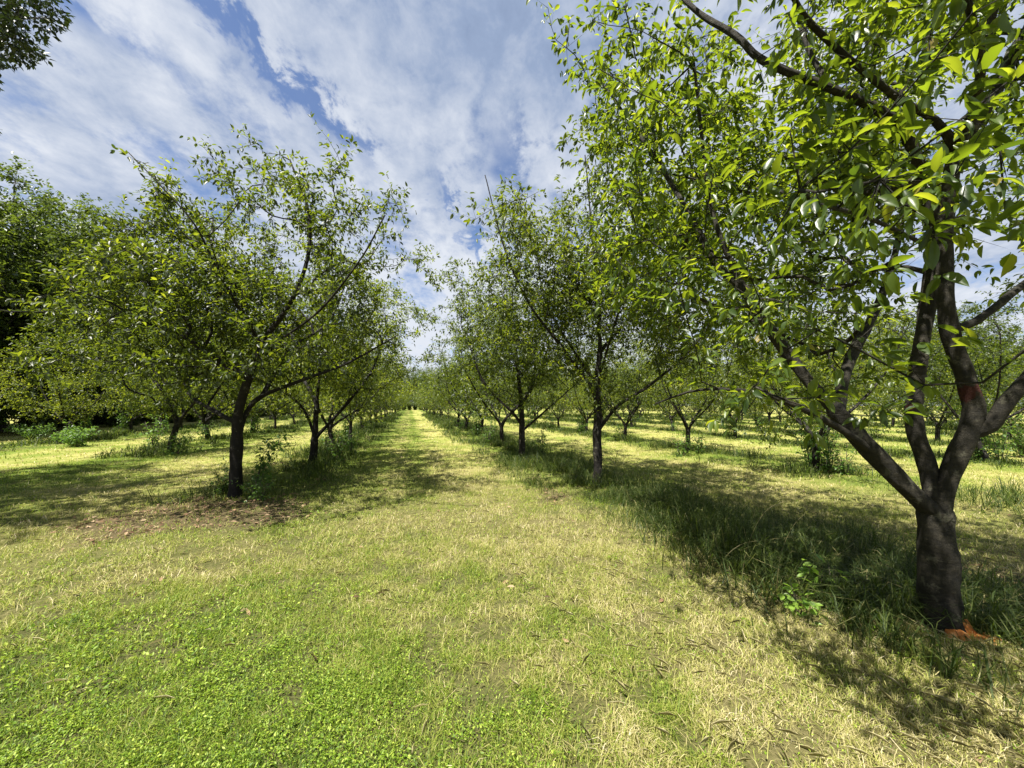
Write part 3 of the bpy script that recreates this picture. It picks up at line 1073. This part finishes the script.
    def splinter(p0, p1, w, t):
        d = nrm(p1 - p0)
        sdv = nrm(np.cross(d, np.array([0, 0, 1.]) + rng.normal(0, .3, 3)))
        nv = np.cross(sdv, d)
        P_ = []
        for q_, k_ in ((0, .85), (.3, 1), (.6, .95), (.85, .75)):
            c_ = p0 + (p1 - p0) * q_ + nv * .01 * math.sin(q_ * 3)
            e_ = sdv * w * k_ * rng.uniform(.8, 1.15)
            P_ += [c_ - e_ - nv * t, c_ + e_ - nv * t, c_ + e_ * .9 + nv * t, c_ - e_ * .9 + nv * t]
        P_.append(p1)
        L__, T__ = [3, 2, 1, 0], [4]
        for q_ in range(3):
            for e in range(4):
                f_ = (e + 1) % 4
                L__ += [q_ * 4 + e, q_ * 4 + f_, q_ * 4 + 4 + f_, q_ * 4 + 4 + e]
                T__.append(4)
        for e in range(4):
            L__ += [12 + e, 12 + (e + 1) % 4, 16]
            T__.append(3)
        g.add(P_, L__, T__)
    for i in range(22):
        a = rng.uniform(0, 1)
        dx_ = nrm(rt * (.3 + a * .9) + toc * (.9 - a * .5))
        if i < 9:       # bark torn open on the foot itself
            p0 = dx_ * rng.uniform(.085, .10) + np.array([0, 0, rng.uniform(.08, .15)])
            p1 = dx_ * rng.uniform(.125, .16) + np.array([0, 0, rng.uniform(0, .04)])
            splinter(p0, p1, rng.uniform(.020, .034), .005)
        else:           # splinters lying out to the right
            p0 = dx_ * rng.uniform(.10, .16) + np.array([0, 0, rng.uniform(.02, .07)])
            p1 = p0 + nrm(rt * 1.2 + toc * rng.uniform(-.1, .6)) * rng.uniform(.08, .18) + np.array([0, 0, -p0[2] + .035])
            splinter(p0, p1, rng.uniform(.010, .022), .006)
    link('splintered_wood', g.build('splintered_wood', mt), root, label='splintered bright orange wood')
    return b, D


def tree_from_photo(base, seed, limbs, poly, crad, coff, nA, R0, leaf, label, lean=None, zmin=1.2, trunk=None, tmpl=LEAF_MID, fr=(.06, .05), extra=None, n_side=4, size=(.058, .092), gap=.028):
    rng = np.random.default_rng(seed)
    b, D = G(*base)
    sk = Skeleton(b)
    tr = sk.path([W(x, y, D + d) for x, y, d in trunk], 0, .07, 0, R0 * .98, R0 * .86, True)
    for li, (start, pts, r0, r1) in enumerate(limbs):
        f = tr[-1] if start is None else sk.nearest(W(start[0], start[1], D + start[2]))
        sk.path(limbpath(D, pts), f, .1, li + 1, r0, r1)
    A = crown_points(nA, b + np.array(coff), crad, rng, poly, zmin, .48, extra)
    sh = grow(sk, A, rng, .24, .15, .06)

    def clr(P):
        x, y, z = proj(P)
        return ~((y > 440) & (z > 0) & (P[:, 2] < 1.05))
    return finish_tree('cherry_tree', sk, sh, rng, R0, M['cherry_leaf'] if poly else M['lit_row_leaf'], M['bark'], ['trunk'] + ['limb'] * 9, b, (14, 7, 4), .12, 1.25,
                       dict(n_side=n_side, gap=gap, size=size, asp=.40, tmpl=tmpl, rmax=.010, clear=clr, droop=.4), label, 'tree', ROWGRP, r_tip=.003)


def photo_trees():
    tree_from_photo((235, 500), 202, [
        (None, [(241, 402, 0), (262, 345, 0), (292, 300, 0), (308, 255, .1), (308, 210, .1), (290, 160, .1)], .056, .014),
        ((236, 440, 0), [(247, 412, .15), (262, 396, .2), (300, 381, .3), (350, 362, .5), (398, 335, .6)], .042, .010),
        ((248, 380, 0), [(222, 362, -.2), (185, 338, -.5), (145, 322, -.8), (105, 300, -1.1), (70, 290, -1.3)], .026, .007),
        ((236, 425, 0), [(216, 412, .3), (192, 397, .8), (180, 375, 1.3), (165, 345, 1.8)], .028, .008),
        ((262, 345, 0), [(240, 310, -.5), (215, 265, -.9), (195, 225, -1.2), (160, 185, -1.4), (128, 152, -1.5)], .022, .006),
        ((262, 396, .2), [(290, 350, .8), (330, 320, 1.3), (350, 270, 1.8)], .026, .008),
        ((256, 360, 0), [(280, 340, -.5), (320, 310, -1.0), (360, 260, -1.5), (385, 215, -1.7)], .024, .008),
    ], [(20, 400), (32, 335), (40, 300), (62, 268), (95, 250), (115, 215), (160, 212), (150, 190), (118, 150), (124, 140), (155, 160), (185, 190), (182, 160), (205, 158),
        (196, 128), (225, 124), (262, 135), (266, 114), (290, 118), (330, 130), (362, 152), (385, 142), (392, 165), (412, 172), (405, 200), (420, 235), (428, 262),
        (442, 290), (448, 330), (432, 368), (395, 388), (330, 380), (275, 372), (215, 392), (150, 420)],
        (3.3, 2.9, 2.35), (-.15, .2, 3.7), 1150, .088, None,
        'spreading cherry tree left of the lane, nearest in its row with a dark double trunk', trunk=[(236, 470, 0), (237, 430, 0)], zmin=1.35)
    tree_from_photo((597, 488), 203, [
        (None, [(592, 388, 0), (577, 368, 0), (560, 345, -.1), (530, 305, -.3), (505, 250, -.5), (485, 175, -.6)], .036, .008),
        (None, [(597, 385, .05), (600, 340, .1), (596, 280, .1), (590, 210, .1), (585, 155, 0)], .044, .010),
        ((598, 430, 0), [(618, 406, -.1), (650, 385, -.3), (690, 350, -.5), (722, 305, -.6), (745, 250, -.6)], .034, .009),
        ((597, 385, .05), [(570, 345, .7), (545, 300, 1.3), (535, 240, 1.8)], .026, .008),
        ((600, 350, .1), [(635, 310, .8), (670, 260, 1.4), (690, 200, 1.8)], .026, .008),
        ((597, 385, .05), [(610, 340, -.7), (625, 290, -1.2), (640, 230, -1.6)], .022, .007),
    ], [(452, 330), (470, 290), (486, 262), (466, 240), (462, 205), (478, 186), (468, 160), (488, 150), (512, 170), (530, 150), (548, 130), (575, 128), (592, 120),
        (640, 130), (700, 140), (760, 200), (775, 300), (765, 360), (720, 395), (660, 402), (625, 432), (605, 425), (585, 385), (560, 375), (520, 365), (480, 350)],
        (2.9, 2.8, 2.35), (.0, .1, 3.8), 1050, .08, None,
        'cherry tree just right of the lane, second of its row behind the large near tree', trunk=[(598, 465, 0), (597, 440, 0), (598, 415, 0)], zmin=1.4)
    tree_from_photo((522, 461), 204, [
        (None, [(512, 412, 0), (495, 396, 0), (480, 375, 0), (468, 340, 0)], .040, .010),
        (None, [(521, 400, 0), (517, 365, 0), (512, 320, 0), (505, 285, 0)], .044, .010),
        ((522, 432, 0), [(535, 420, -.2), (552, 405, -.4), (575, 385, -.6)], .036, .010),
        ((521, 405, 0), [(535, 380, .6), (550, 345, 1.2)], .030, .010),
    ], None, (2.6, 2.6, 2.1), (0, 0, 3.4), 720, .085, None,
        'third cherry tree in the row right of the lane, tall grass at its foot', trunk=[(522, 440, 0), (522, 425, 0)], zmin=1.4, tmpl=LEAF_LO, size=(.07, .10))
    tree_from_photo((312, 468), 205, [
        (None, [(304, 410, 0), (290, 396, -.1), (270, 385, -.3), (240, 370, -.6)], .036, .010),
        (None, [(317, 400, 0), (320, 370, 0), (322, 330, 0), (320, 280, 0)], .044, .010),
        ((315, 440, 0), [(332, 420, 0), (350, 400, .2), (372, 370, .4), (385, 335, .5)], .044, .010),
        ((318, 405, 0), [(300, 370, .8), (285, 330, 1.3)], .030, .010),
    ], None, (2.7, 2.6, 2.2), (0, 0, 3.4), 760, .085, None,
        'second cherry tree left of the lane, limbs fanning from a short trunk', trunk=[(314, 448, 0), (315, 436, 0)], zmin=1.4, tmpl=LEAF_LO, size=(.07, .10))

    tree_from_photo((170, 453), 206, [
        (None, [(184, 415, 0), (196, 400, 0), (205, 380, 0), (215, 350, 0)], .05, .012),
        ((178, 425, 0), [(172, 408, 0), (165, 395, 0), (150, 375, 0)], .04, .012),
        ((184, 415, 0), [(180, 390, .8), (175, 360, 1.5)], .035, .012),
    ], None, (2.8, 2.7, 2.1), (-.2, 0, 3.3), 520, .085, None,
        'leaning cherry tree with a bent trunk, first in the second row left of the lane', trunk=[(172, 440, 0), (176, 428, 0)], zmin=1.3, tmpl=LEAF_LO, size=(.08, .115))


# ---- the repeat trees of the rows
def row_tree(seed, nA, nlimb, size, gap, n_side, ht=3.05, spread=2.5, R0=.08, fork=.75):
    rng = np.random.default_rng(seed)
    sk = Skeleton((0, 0, 0))
    lx, ly = rng.normal(0, .05, 2)
    tr = sk.path([(lx, ly, fork * .5), (lx * 2, ly * 2, fork)], 0, .12, 0, R0 * .95, R0 * .85, True)
    a0 = rng.uniform(0, 6.28)
    for k in range(nlimb):
        a = a0 + k * 6.283 / nlimb + rng.normal(0, .25)
        o = rng.uniform(.75, 1.15)
        d = np.array([math.cos(a), math.sin(a), 0])
        pts = [np.array([lx * 2, ly * 2, fork]) + d * .28 * o + [0, 0, .32], d * 1.0 * o + [0, 0, fork + 1.0], d * 1.6 * o + [0, 0, fork + 1.9], d * 1.9 * o + [0, 0, fork + 2.9]]
        sk.path(pts, tr[-1] if k % 2 == 0 else tr[-2], .18, 0, .04 * o, .012)
    A = crown_points(nA, (0, 0, ht), (spread, spread, 2.35), rng, None, .85, .5)
    sh = grow(sk, A, rng, .24, .22, .07)
    r, ch = radii(sk, R0, .004)
    g = {0: Geo()}
    skin(sk, r, ch, g, (8, 5, 3), .1, 1.25, seed)
    lg = Geo()
    foliage(sk, sh, r, rng, lg, g[0], n_side=n_side, gap=gap, size=size, asp=.46, tmpl=LEAF_LO, rmax=.014, droop=.4, side_len=(.16, .4))
    return g[0].build('trunk', M['bark'], True), lg.build('crown', M['lit_row_leaf'])


ORD = ['first', 'second', 'third', 'fourth', 'fifth', 'sixth', 'seventh', 'eighth', 'ninth', 'tenth', 'eleventh', 'twelfth', 'thirteenth', 'fourteenth',
       'fifteenth', 'sixteenth', 'seventeenth', 'eighteenth', 'nineteenth', 'twentieth', 'twenty-first', 'twenty-second', 'twenty-third', 'twenty-fourth', 'twenty-fifth', 'twenty-sixth', 'twenty-seventh', 'twenty-eighth', 'twenty-ninth', 'thirtieth']


def two_part(name, meshes, part_names, loc, rz, sc, **props):
    e = link(name, None, None, loc, **props)
    e.rotation_euler = (0, 0, rz)
    e.scale = sc
    for me, pn in zip(meshes, part_names):
        link(pn, me, e)
    return e


def orchard():
    mids = [row_tree(301 + i, 390, 4 + i % 2, (.085, .12), .045, 3, spread=2.65) for i in range(5)]
    fars = [row_tree(321 + i, 230, 4 + i % 2, (.12, .17), .068, 3, spread=2.65) for i in range(3)]
    rng = random.Random(5)
    STEP = 4.05
    spec = []
    for row in L_ROWS + R_ROWS:
        first = {3.25: 14.3, -2.55: 14.3, -8.2: 19.3, -13.9: 20.5}.get(row)
        if first is None:
            first = 6.6 if row < 10 else (6.9 if row < 16 else 2.7)
        ymax = 118 if abs(row) < 4 else (80 if row < 0 else 75 - row * .4)
        y = first
        k = 0
        while y < ymax:
            # a few gaps where trees have died
            if not (row > 5 and k in () ) and not (k > 2 and rng.random() < .06):
                spec.append((row, y, k))
            y += STEP
            k += 1
    side = {}
    for row, y, k in spec:
        x_ = row + rng.uniform(-.15, .15)
        y_ = y + rng.uniform(-.3, .3)
        d = math.hypot(x_, y_)
        me = rng.choice(mids if d < 30 else fars)
        if row < 0:
            ri = L_ROWS.index(row)
            rown = ['row left of the lane', 'second row left of the lane', 'third row left of the lane'][ri]
            off = (3, 2, 1)[ri]
        else:
            ri = R_ROWS.index(row)
            rown = 'row right of the lane' if ri == 0 else ORD[ri] + ' row right of the lane'
            off = 4 if ri == 0 else 1
        n = side.get(row, off)
        side[row] = n + 1
        lab = f'{ORD[n - 1]} cherry tree from the camera in the {rown}'
        s = rng.uniform(.78, 1.12)
        e = two_part('cherry_tree', me, ('trunk', 'crown'), (x_, y_, float(height(np.array([x_]), np.array([y_]))[0]) - .02), rng.uniform(0, 6.28),
                 (s, s, s * rng.uniform(.92, 1.1)), label=lab, category='tree', group=ROWGRP)
        e.rotation_euler = (R(rng.uniform(-4, 4)), R(rng.uniform(-4, 4)), e.rotation_euler.z)


# ---- the wood along the left side and across the far end
def wood_tree(seed, h, rad, nA, size, gap):
    rng = np.random.default_rng(seed)
    sk = Skeleton((0, 0, 0))
    tr = sk.path([(.1, 0, h * .2), (0, .15, h * .45), (.1, 0, h * .7), (0, 0, h * .92)], 0, .5, 0, .0, .0)
    for i in range(3):
        sk.lock[i] = True
    A = crown_points(nA, (0, 0, h * .52), (rad, rad, h * .48), rng, None, .4, .42)
    sh = grow(sk, A, rng, .3, .5, .07)
    r, ch = radii(sk, .2, .007)
    g = {0: Geo()}
    skin(sk, r, ch, g, (8, 5, 3), .08, 1.4, seed)
    lg = Geo()
    foliage(sk, sh, r, rng, lg, None, n_side=7, gap=gap, size=size, asp=.62, tmpl=LEAF_LO, rmax=.02, droop=.3, side_len=(.3, .8))
    return g[0].build('trunk', M['wood_bark'], True), lg.build('crown', M['wood_leaf'])


def wood():
    protos = [wood_tree(401, 13.5, 3.9, 700, (.13, .2), .07), wood_tree(402, 11.5, 3.6, 640, (.13, .2), .07), wood_tree(403, 14.5, 3.4, 660, (.12, .19), .07)]
    rng = random.Random(9)
    spots = []
    y = 13.0
    while y < 165:
        spots.append((-22.5 + rng.uniform(-1, 1) - (0 if y > 20 else 1), y, 0))
        if y < 100:
            spots.append((-26.5 + rng.uniform(-1, 1), y + 2, 1))
            spots.append((-30.5 + rng.uniform(-1, 1), y, 4))
        y += rng.uniform(3.6, 4.8) * (1 if y < 60 else 1.6)
    ends = []
    x = -22
    while x < 60:
        ends.append((x, 140 + rng.uniform(-3, 3), 2))
        ends.append((x + 2, 147 + rng.uniform(-3, 3), 5))
        x += rng.uniform(4.0, 5.5)
    rights = []
    y = -8
    while y < 150:
        rights.append((62 + rng.uniform(-3, 3), y, 3))
        y += rng.uniform(5.0, 7.0)
    cnt = {}
    for x, y, kind in spots + ends + rights:
        cnt[kind] = cnt.get(kind, 0) + 1
        i = cnt[kind]
        o = ORD[(i - 1) % len(ORD)] if i <= 30 else 'farthest'
        lab = [f'{o} tall dark tree along the edge of the left wood, counted from the camera',
               f'{o} tall tree inside the left wood behind its edge, counted from the camera',
               f'{o} tree from the left in the distant wood across the far end',
               f'{o} tree in the far wood beyond the right rows, counted from the camera',
               f'{o} tree deep inside the left wood, counted from the camera',
               f'{o} tree from the left in the back line of the wood across the far end'][kind]
        s = rng.uniform(.85, 1.12)
        m_ = protos[rng.randrange(3)]
        z = 0
        if kind == 0 and i <= 3:
            s = (1.0, 1.05, .95)[i - 1]
        if kind == 0 and 22 < y < 40:
            s *= 1.18
        two_part('woodland_tree', m_, ('trunk', 'crown'), (x, y, -.05), rng.uniform(0, 6.28), (s * 1.1, s * 1.1, s),
                 label=lab, category='tree', group='tall trees of the surrounding wood')


def far_bushes(me):
    rng = random.Random(77)
    for k in range(10):
        two_part('thicket_bush', me, ('stems', 'foliage'), (-7 + k * 1.7, 121 + rng.uniform(-1, 1), 0), rng.uniform(0, 6), (1.5, 1.5, 1.3),
                 label=f'{ORD[k]} bush from the left across the far end of the lane', category='bush', group='bushes at the end of the lane')


def overhang_tree():
    rng = np.random.default_rng(55)
    b = np.array([-10.6, 5.4, 0.])
    sk = Skeleton(b)
    sk.path([b + [.2, .1, 2.2], b + [.1, .3, 4.5], b + [.5, .3, 7.5], b + [.4, .5, 10.5]], 0, .3, 0, .2, .04)
    for i in range(8):
        sk.lock[i] = True
    for k in range(7):
        a = k * .9
        f = sk.nearest(b + [0, 0, 4.2 + k * .7])
        d = np.array([math.cos(a), math.sin(a), .35])
        sk.path([b + [0, 0, 4.2 + k * .7] + d * 1.5, b + [0, 0, 4.4 + k * .75] + d * 3.2], f, .25, 0, .05, .02)
    f = sk.nearest(b + [0, 0, 6])
    sk.path([W(-60, 20, 6.0), W(-5, 18, 6.0), W(40, 18, 5.8)], f, .3, 0, .03, .01)
    poly = [(-60, -60), (60, -60), (64, 2), (66, 18), (44, 14), (52, 28), (36, 32), (20, 34), (28, 44), (44, 58), (22, 54), (14, 64), (-60, 60)]

    def ex(p):
        x, y, z = proj(p)
        return (z < .3) | (x < -8) | inpoly(x, y, poly)
    A = crown_points(950, b + [.5, .8, 7.4], (4.6, 4.6, 3.4), rng, None, 3.6, .45, ex)
    tips = [W(x, y, 5.8 + rng.uniform(-.5, .5)) for x, y in ((10, 10), (30, 6), (50, 8), (56, 18), (40, 24), (20, 20), (5, 30), (25, 32), (10, 44), (24, 46), (38, 54), (5, 58), (12, 60), (45, 4), (0, 50), (16, 4),
                                                             (8, 20), (35, 14), (15, 36), (2, 40))]
    A = np.concatenate([A, tips])
    sh = grow(sk, A, rng, .3, .25, .06)

    def clr(P):
        x, y, z = proj(P)
        return (z < .3) | (x < 0) | inpoly(x, y, [(-60, -90), (62, -90), (66, 0), (70, 22), (50, 40), (50, 62), (20, 68), (-60, 74)])
    finish_tree('overhanging_tree', sk, sh, rng, .22, M['backlit_leaf'], M['wood_bark'], ['trunk'], b, (10, 6, 4), .1, 1.4,
                dict(n_side=8, gap=.035, size=(.07, .11), asp=.5, tmpl=LEAF_LO, rmax=.012, clear=clr, side_len=(.2, .45)),
                'dark leafy branch tips of a tall tree hanging in from the top left corner', 'tree')


# ---- shrubs, suckers and weeds
def shrub_mesh(seed, h, spread, nstem, size, gap, lean=0.0, asp=.5, n_side=3, mat='shrub_leaf', pts=4):
    rng = np.random.default_rng(seed)
    sk = Skeleton((0, 0, -.02))
    shoots = []
    for k in range(nstem):
        a = rng.uniform(0, 6.28)
        o = spread * rng.uniform(.2, 1) * np.array([math.cos(a), math.sin(a), 0]) + np.array([lean, 0, 0])
        hh = h * rng.uniform(.6, 1)
        s0 = o * .15 + rng.normal(0, .02, 3) * [1, 1, 0]
        ids = sk.path([s0 + [0, 0, .02], s0 * 2 + [0, 0, hh * .3], o * .5 + [0, 0, hh * .65], o + [0, 0, hh]], 0, .12)
        for q in range(2, len(ids), 2):
            shoots.append((ids[q - 2], ids[q - 2:q + 1]))
    r = np.array([max(.0018, .008 * (1 - sk.len[i] / (h * 1.5))) for i in range(len(sk.p))])
    n = len(sk.p)
    ch = [[] for _ in range(n)]
    for i in range(1, n):
        ch[sk.par[i]].append(i)
    g = {0: Geo()}
    skin(sk, r, ch, g, (5, 4, 3), 0, 1, seed)
    lg = Geo()
    foliage(sk, shoots, r, rng, lg, g[0], n_side=n_side, gap=gap, size=size, asp=asp, tmpl=LEAF_MID, rmax=.1, side_len=(.08, .22), droop=.3)
    return g[0].build('stems', M['stem'], True), lg.build('foliage', M[mat])


def undergrowth():
    P1 = [shrub_mesh(501, .85, .35, 9, (.05, .09), .035), shrub_mesh(502, 1.15, .32, 10, (.05, .09), .035), shrub_mesh(503, .55, .42, 12, (.05, .08), .035)]
    lean = shrub_mesh(504, 1.15, .15, 5, (.06, .10), .03, lean=.55)
    low = shrub_mesh(505, .75, .95, 26, (.07, .12), .04)
    weed = shrub_mesh(506, .24, .26, 6, (.06, .09), .035, asp=.55, mat='weed_leaf', n_side=2)
    dark = shrub_mesh(507, 1.9, 1.0, 60, (.09, .15), .045, mat='wood_leaf')

    def put(name, me, px, py, rz, s, label, cat, group=None):
        p, d = G(px, py)
        p[2] = float(height(p[:1], p[1:2])[0])
        return two_part(name, me, ('stems', 'foliage'), p, rz, (s, s, s), label=label, category=cat, group=group)
    put('leaning_sucker', lean, 247, 498, -.25, 1.0, 'leafy shoots leaning right beside the dark double trunk', 'shrub')
    put('sucker_shoots', P1[0], 222, 497, 1.0, .75, 'low grey green shoots at the left foot of the double trunk', 'shrub', 'suckers at tree feet')
    put('sucker_shoots', P1[2], 258, 503, 2.0, .7, 'low leafy weeds in shade right of the double trunk', 'shrub', 'suckers at tree feet')
    put('sucker_shoots', P1[1], 826, 476, 0, 1.1, 'tall shoots hiding the trunk of a tree left of the near forked trunk', 'shrub', 'suckers at tree feet')
    put('sucker_shoots', P1[1], 812, 468, 2, 1.15, 'upright shoots behind the left side of the overgrown middle right trunk', 'shrub', 'suckers at tree feet')
    put('sucker_shoots', P1[0], 846, 478, 2, .9, 'grassy shoots on the right side of the overgrown middle right trunk', 'shrub', 'suckers at tree feet')
    put('sucker_shoots', P1[2], 682, 456, 2, 1.2, 'pale low shoots around the small trunk between the two nearest right trees', 'shrub', 'suckers at tree feet')
    put('sucker_shoots', P1[0], 700, 455, 1, .9, 'thin shoots just right of the small trunk between the nearest right trees', 'shrub', 'suckers at tree feet')
    put('sucker_shoots', P1[0], 540, 456, 1, 1.0, 'leafy shoots right of the third trunk in the row right of the lane', 'shrub', 'suckers at tree feet')
    put('sucker_shoots', P1[0], 336, 462, 1, 1.1, 'shoots right of the second trunk in the row left of the lane', 'shrub', 'suckers at tree feet')
    put('sucker_shoots', P1[2], 352, 455, 1, 1.3, 'bushy weeds between second and third trunks left of the lane', 'shrub', 'suckers at tree feet')
    put('sucker_shoots', P1[2], 176, 454, 3, 1.6, 'green weeds at the foot of the bent tree at far left', 'shrub', 'suckers at tree feet')
    put('sucker_shoots', P1[0], 152, 447, 1, 1.6, 'shoots left of the bent tree at far left', 'shrub', 'suckers at tree feet')
    put('sucker_shoots', P1[0], 1000, 462, 1, 1.3, 'bushy shoots at the right edge beyond the near forked trunk', 'shrub', 'suckers at tree feet')
    put('sucker_shoots', P1[1], 1022, 458, 1, 1.1, 'shoots at the right edge cut by the frame', 'shrub', 'suckers at tree feet')
    put('low_shrub', low, 75, 447, .3, 1.0, 'low round green shrub alone on the sunny grass at left', 'shrub')
    put('low_shrub', low, 32, 440, 1.3, .95, 'low green shrub at the shaded foot of the far left tree', 'shrub')
    put('broadleaf_weed', weed, 833, 602, .5, 1.0, 'bright light green broadleaf weed in the dark grass left of the near trunk', 'weed')
    put('broadleaf_weed', weed, 800, 618, 1.9, .8, 'smaller pale green weed in the shaded grass below the bright one', 'weed')
    # shoots along the farther row trees
    rng = random.Random(31)
    i = 0
    for row, y in ((3.25, 14.6), (3.25, 18.7), (3.25, 22.9), (-2.55, 14.7), (-2.55, 18.9), (-2.55, 23.2), (8.9, 14.9), (8.9, 19.1), (14.6, 11.1), (14.6, 15.2)):
        x = row + rng.uniform(-.3, .4)
        nm = {3.25: 'row right of the lane', -2.55: 'row left of the lane', 8.9: 'second row right of the lane', 14.6: 'third row right of the lane'}[row]
        wh = {14.6: 'four', 18.7: 'five', 22.9: 'six', 14.7: 'three', 18.9: 'four', 23.2: 'five', 14.9: 'three', 19.1: 'four', 11.1: 'two', 15.2: 'three'}[y]
        two_part('sucker_shoots', P1[i % 3], ('stems', 'foliage'), (x, y, 0), rng.uniform(0, 6), (1.3,) * 3,
                 label=f'shoots at the foot of tree {wh} in the {nm}', category='shrub', group='suckers at tree feet')
        i += 1
    far_bushes(dark)
    k = 0
    for o in [q for q in list(COL.objects) if q.name.startswith('cherry_tree') and 'from the camera in' in str(q.get('label'))]:
        x, y = o.location.x, o.location.y
        d = math.hypot(x, y)
        if 5 < abs(x) < 28 and d < 42 and rng.random() < .55 and not (y > 10 and x > 5 and x < 15 and y < 16):
            two_part('sucker_shoots', P1[k % 3], ('stems', 'foliage'), (x + rng.uniform(-.4, .4), y + rng.uniform(-.3, .3), 0), rng.uniform(0, 6), (rng.uniform(1.1, 1.6),) * 3,
                     label='shoots at the foot of the ' + o['label'].replace(' from the camera', '').replace('cherry ', ''), category='shrub', group='suckers at tree feet')
            k += 1
    # thicket along the foot of the wood
    for k in range(24):
        y = 13 + k * 3.1
        two_part('thicket_bush', dark, ('stems', 'foliage'), (-23.6 + rng.uniform(-.6, .6), y, 0), rng.uniform(0, 6), (1.5,) * 3,
                 label=f'{ORD[k]} dark bush from the camera between trunks inside the left wood', category='bush', group='bushes inside the wood')
    for k in range(26):
        y = 12 + k * 2.3
        two_part('thicket_bush', dark, ('stems', 'foliage'), (-19.6 + rng.uniform(-.6, .6), y, 0), rng.uniform(0, 6), (1.2,) * 3,
                 label=f'{ORD[k]} dark bush from the camera along the foot of the left wood', category='bush', group='bushes along the wood edge')


def bent_stalks():
    g = Geo()
    specs = [[(765, 512, 3.0), (790, 500, 3.0), (836, 487, 3.05), (850, 500, 3.0), (862, 516, 2.95)],
             [(800, 518, 3.1), (830, 504, 3.1), (871, 492, 3.2)],
             [(885, 470, 3.3), (872, 492, 3.25), (866, 520, 3.2)],
             [(905, 508, 3.0), (890, 512, 2.95), (872, 525, 2.9)],
             [(740, 545, 3.1), (765, 540, 3.1), (800, 536, 3.1)]]
    b, _ = G(800, 560)
    for s in specs:
        pts = [W(*q) for q in s]
        p0 = pts[0]
        d = nrm((pts[1] - p0) * [1, 1, 0])
        foot = p0 - d * .22
        foot[2] = .02
        mid = (p0 + foot) / 2 + d * -.04 + np.array([0, 0, .06])
        pts = catmull([foot, mid] + pts, .04)
        tube(g, [p - b for p in pts], np.linspace(.0014, .0006, len(pts)), 4, val=.12)
    link('bent_grass_stalk', g.build('bent_grass_stalk', M['straw']), None, b, label='long dry grass stalks bent over the shaded grass left of the near trunk', category='grass stalk')


build_turf()
build_clover()
build_tall_grass()
build_straw()
build_litter()
near_right_tree()
photo_trees()
orchard()
wood()
overhang_tree()
undergrowth()
bent_stalks()
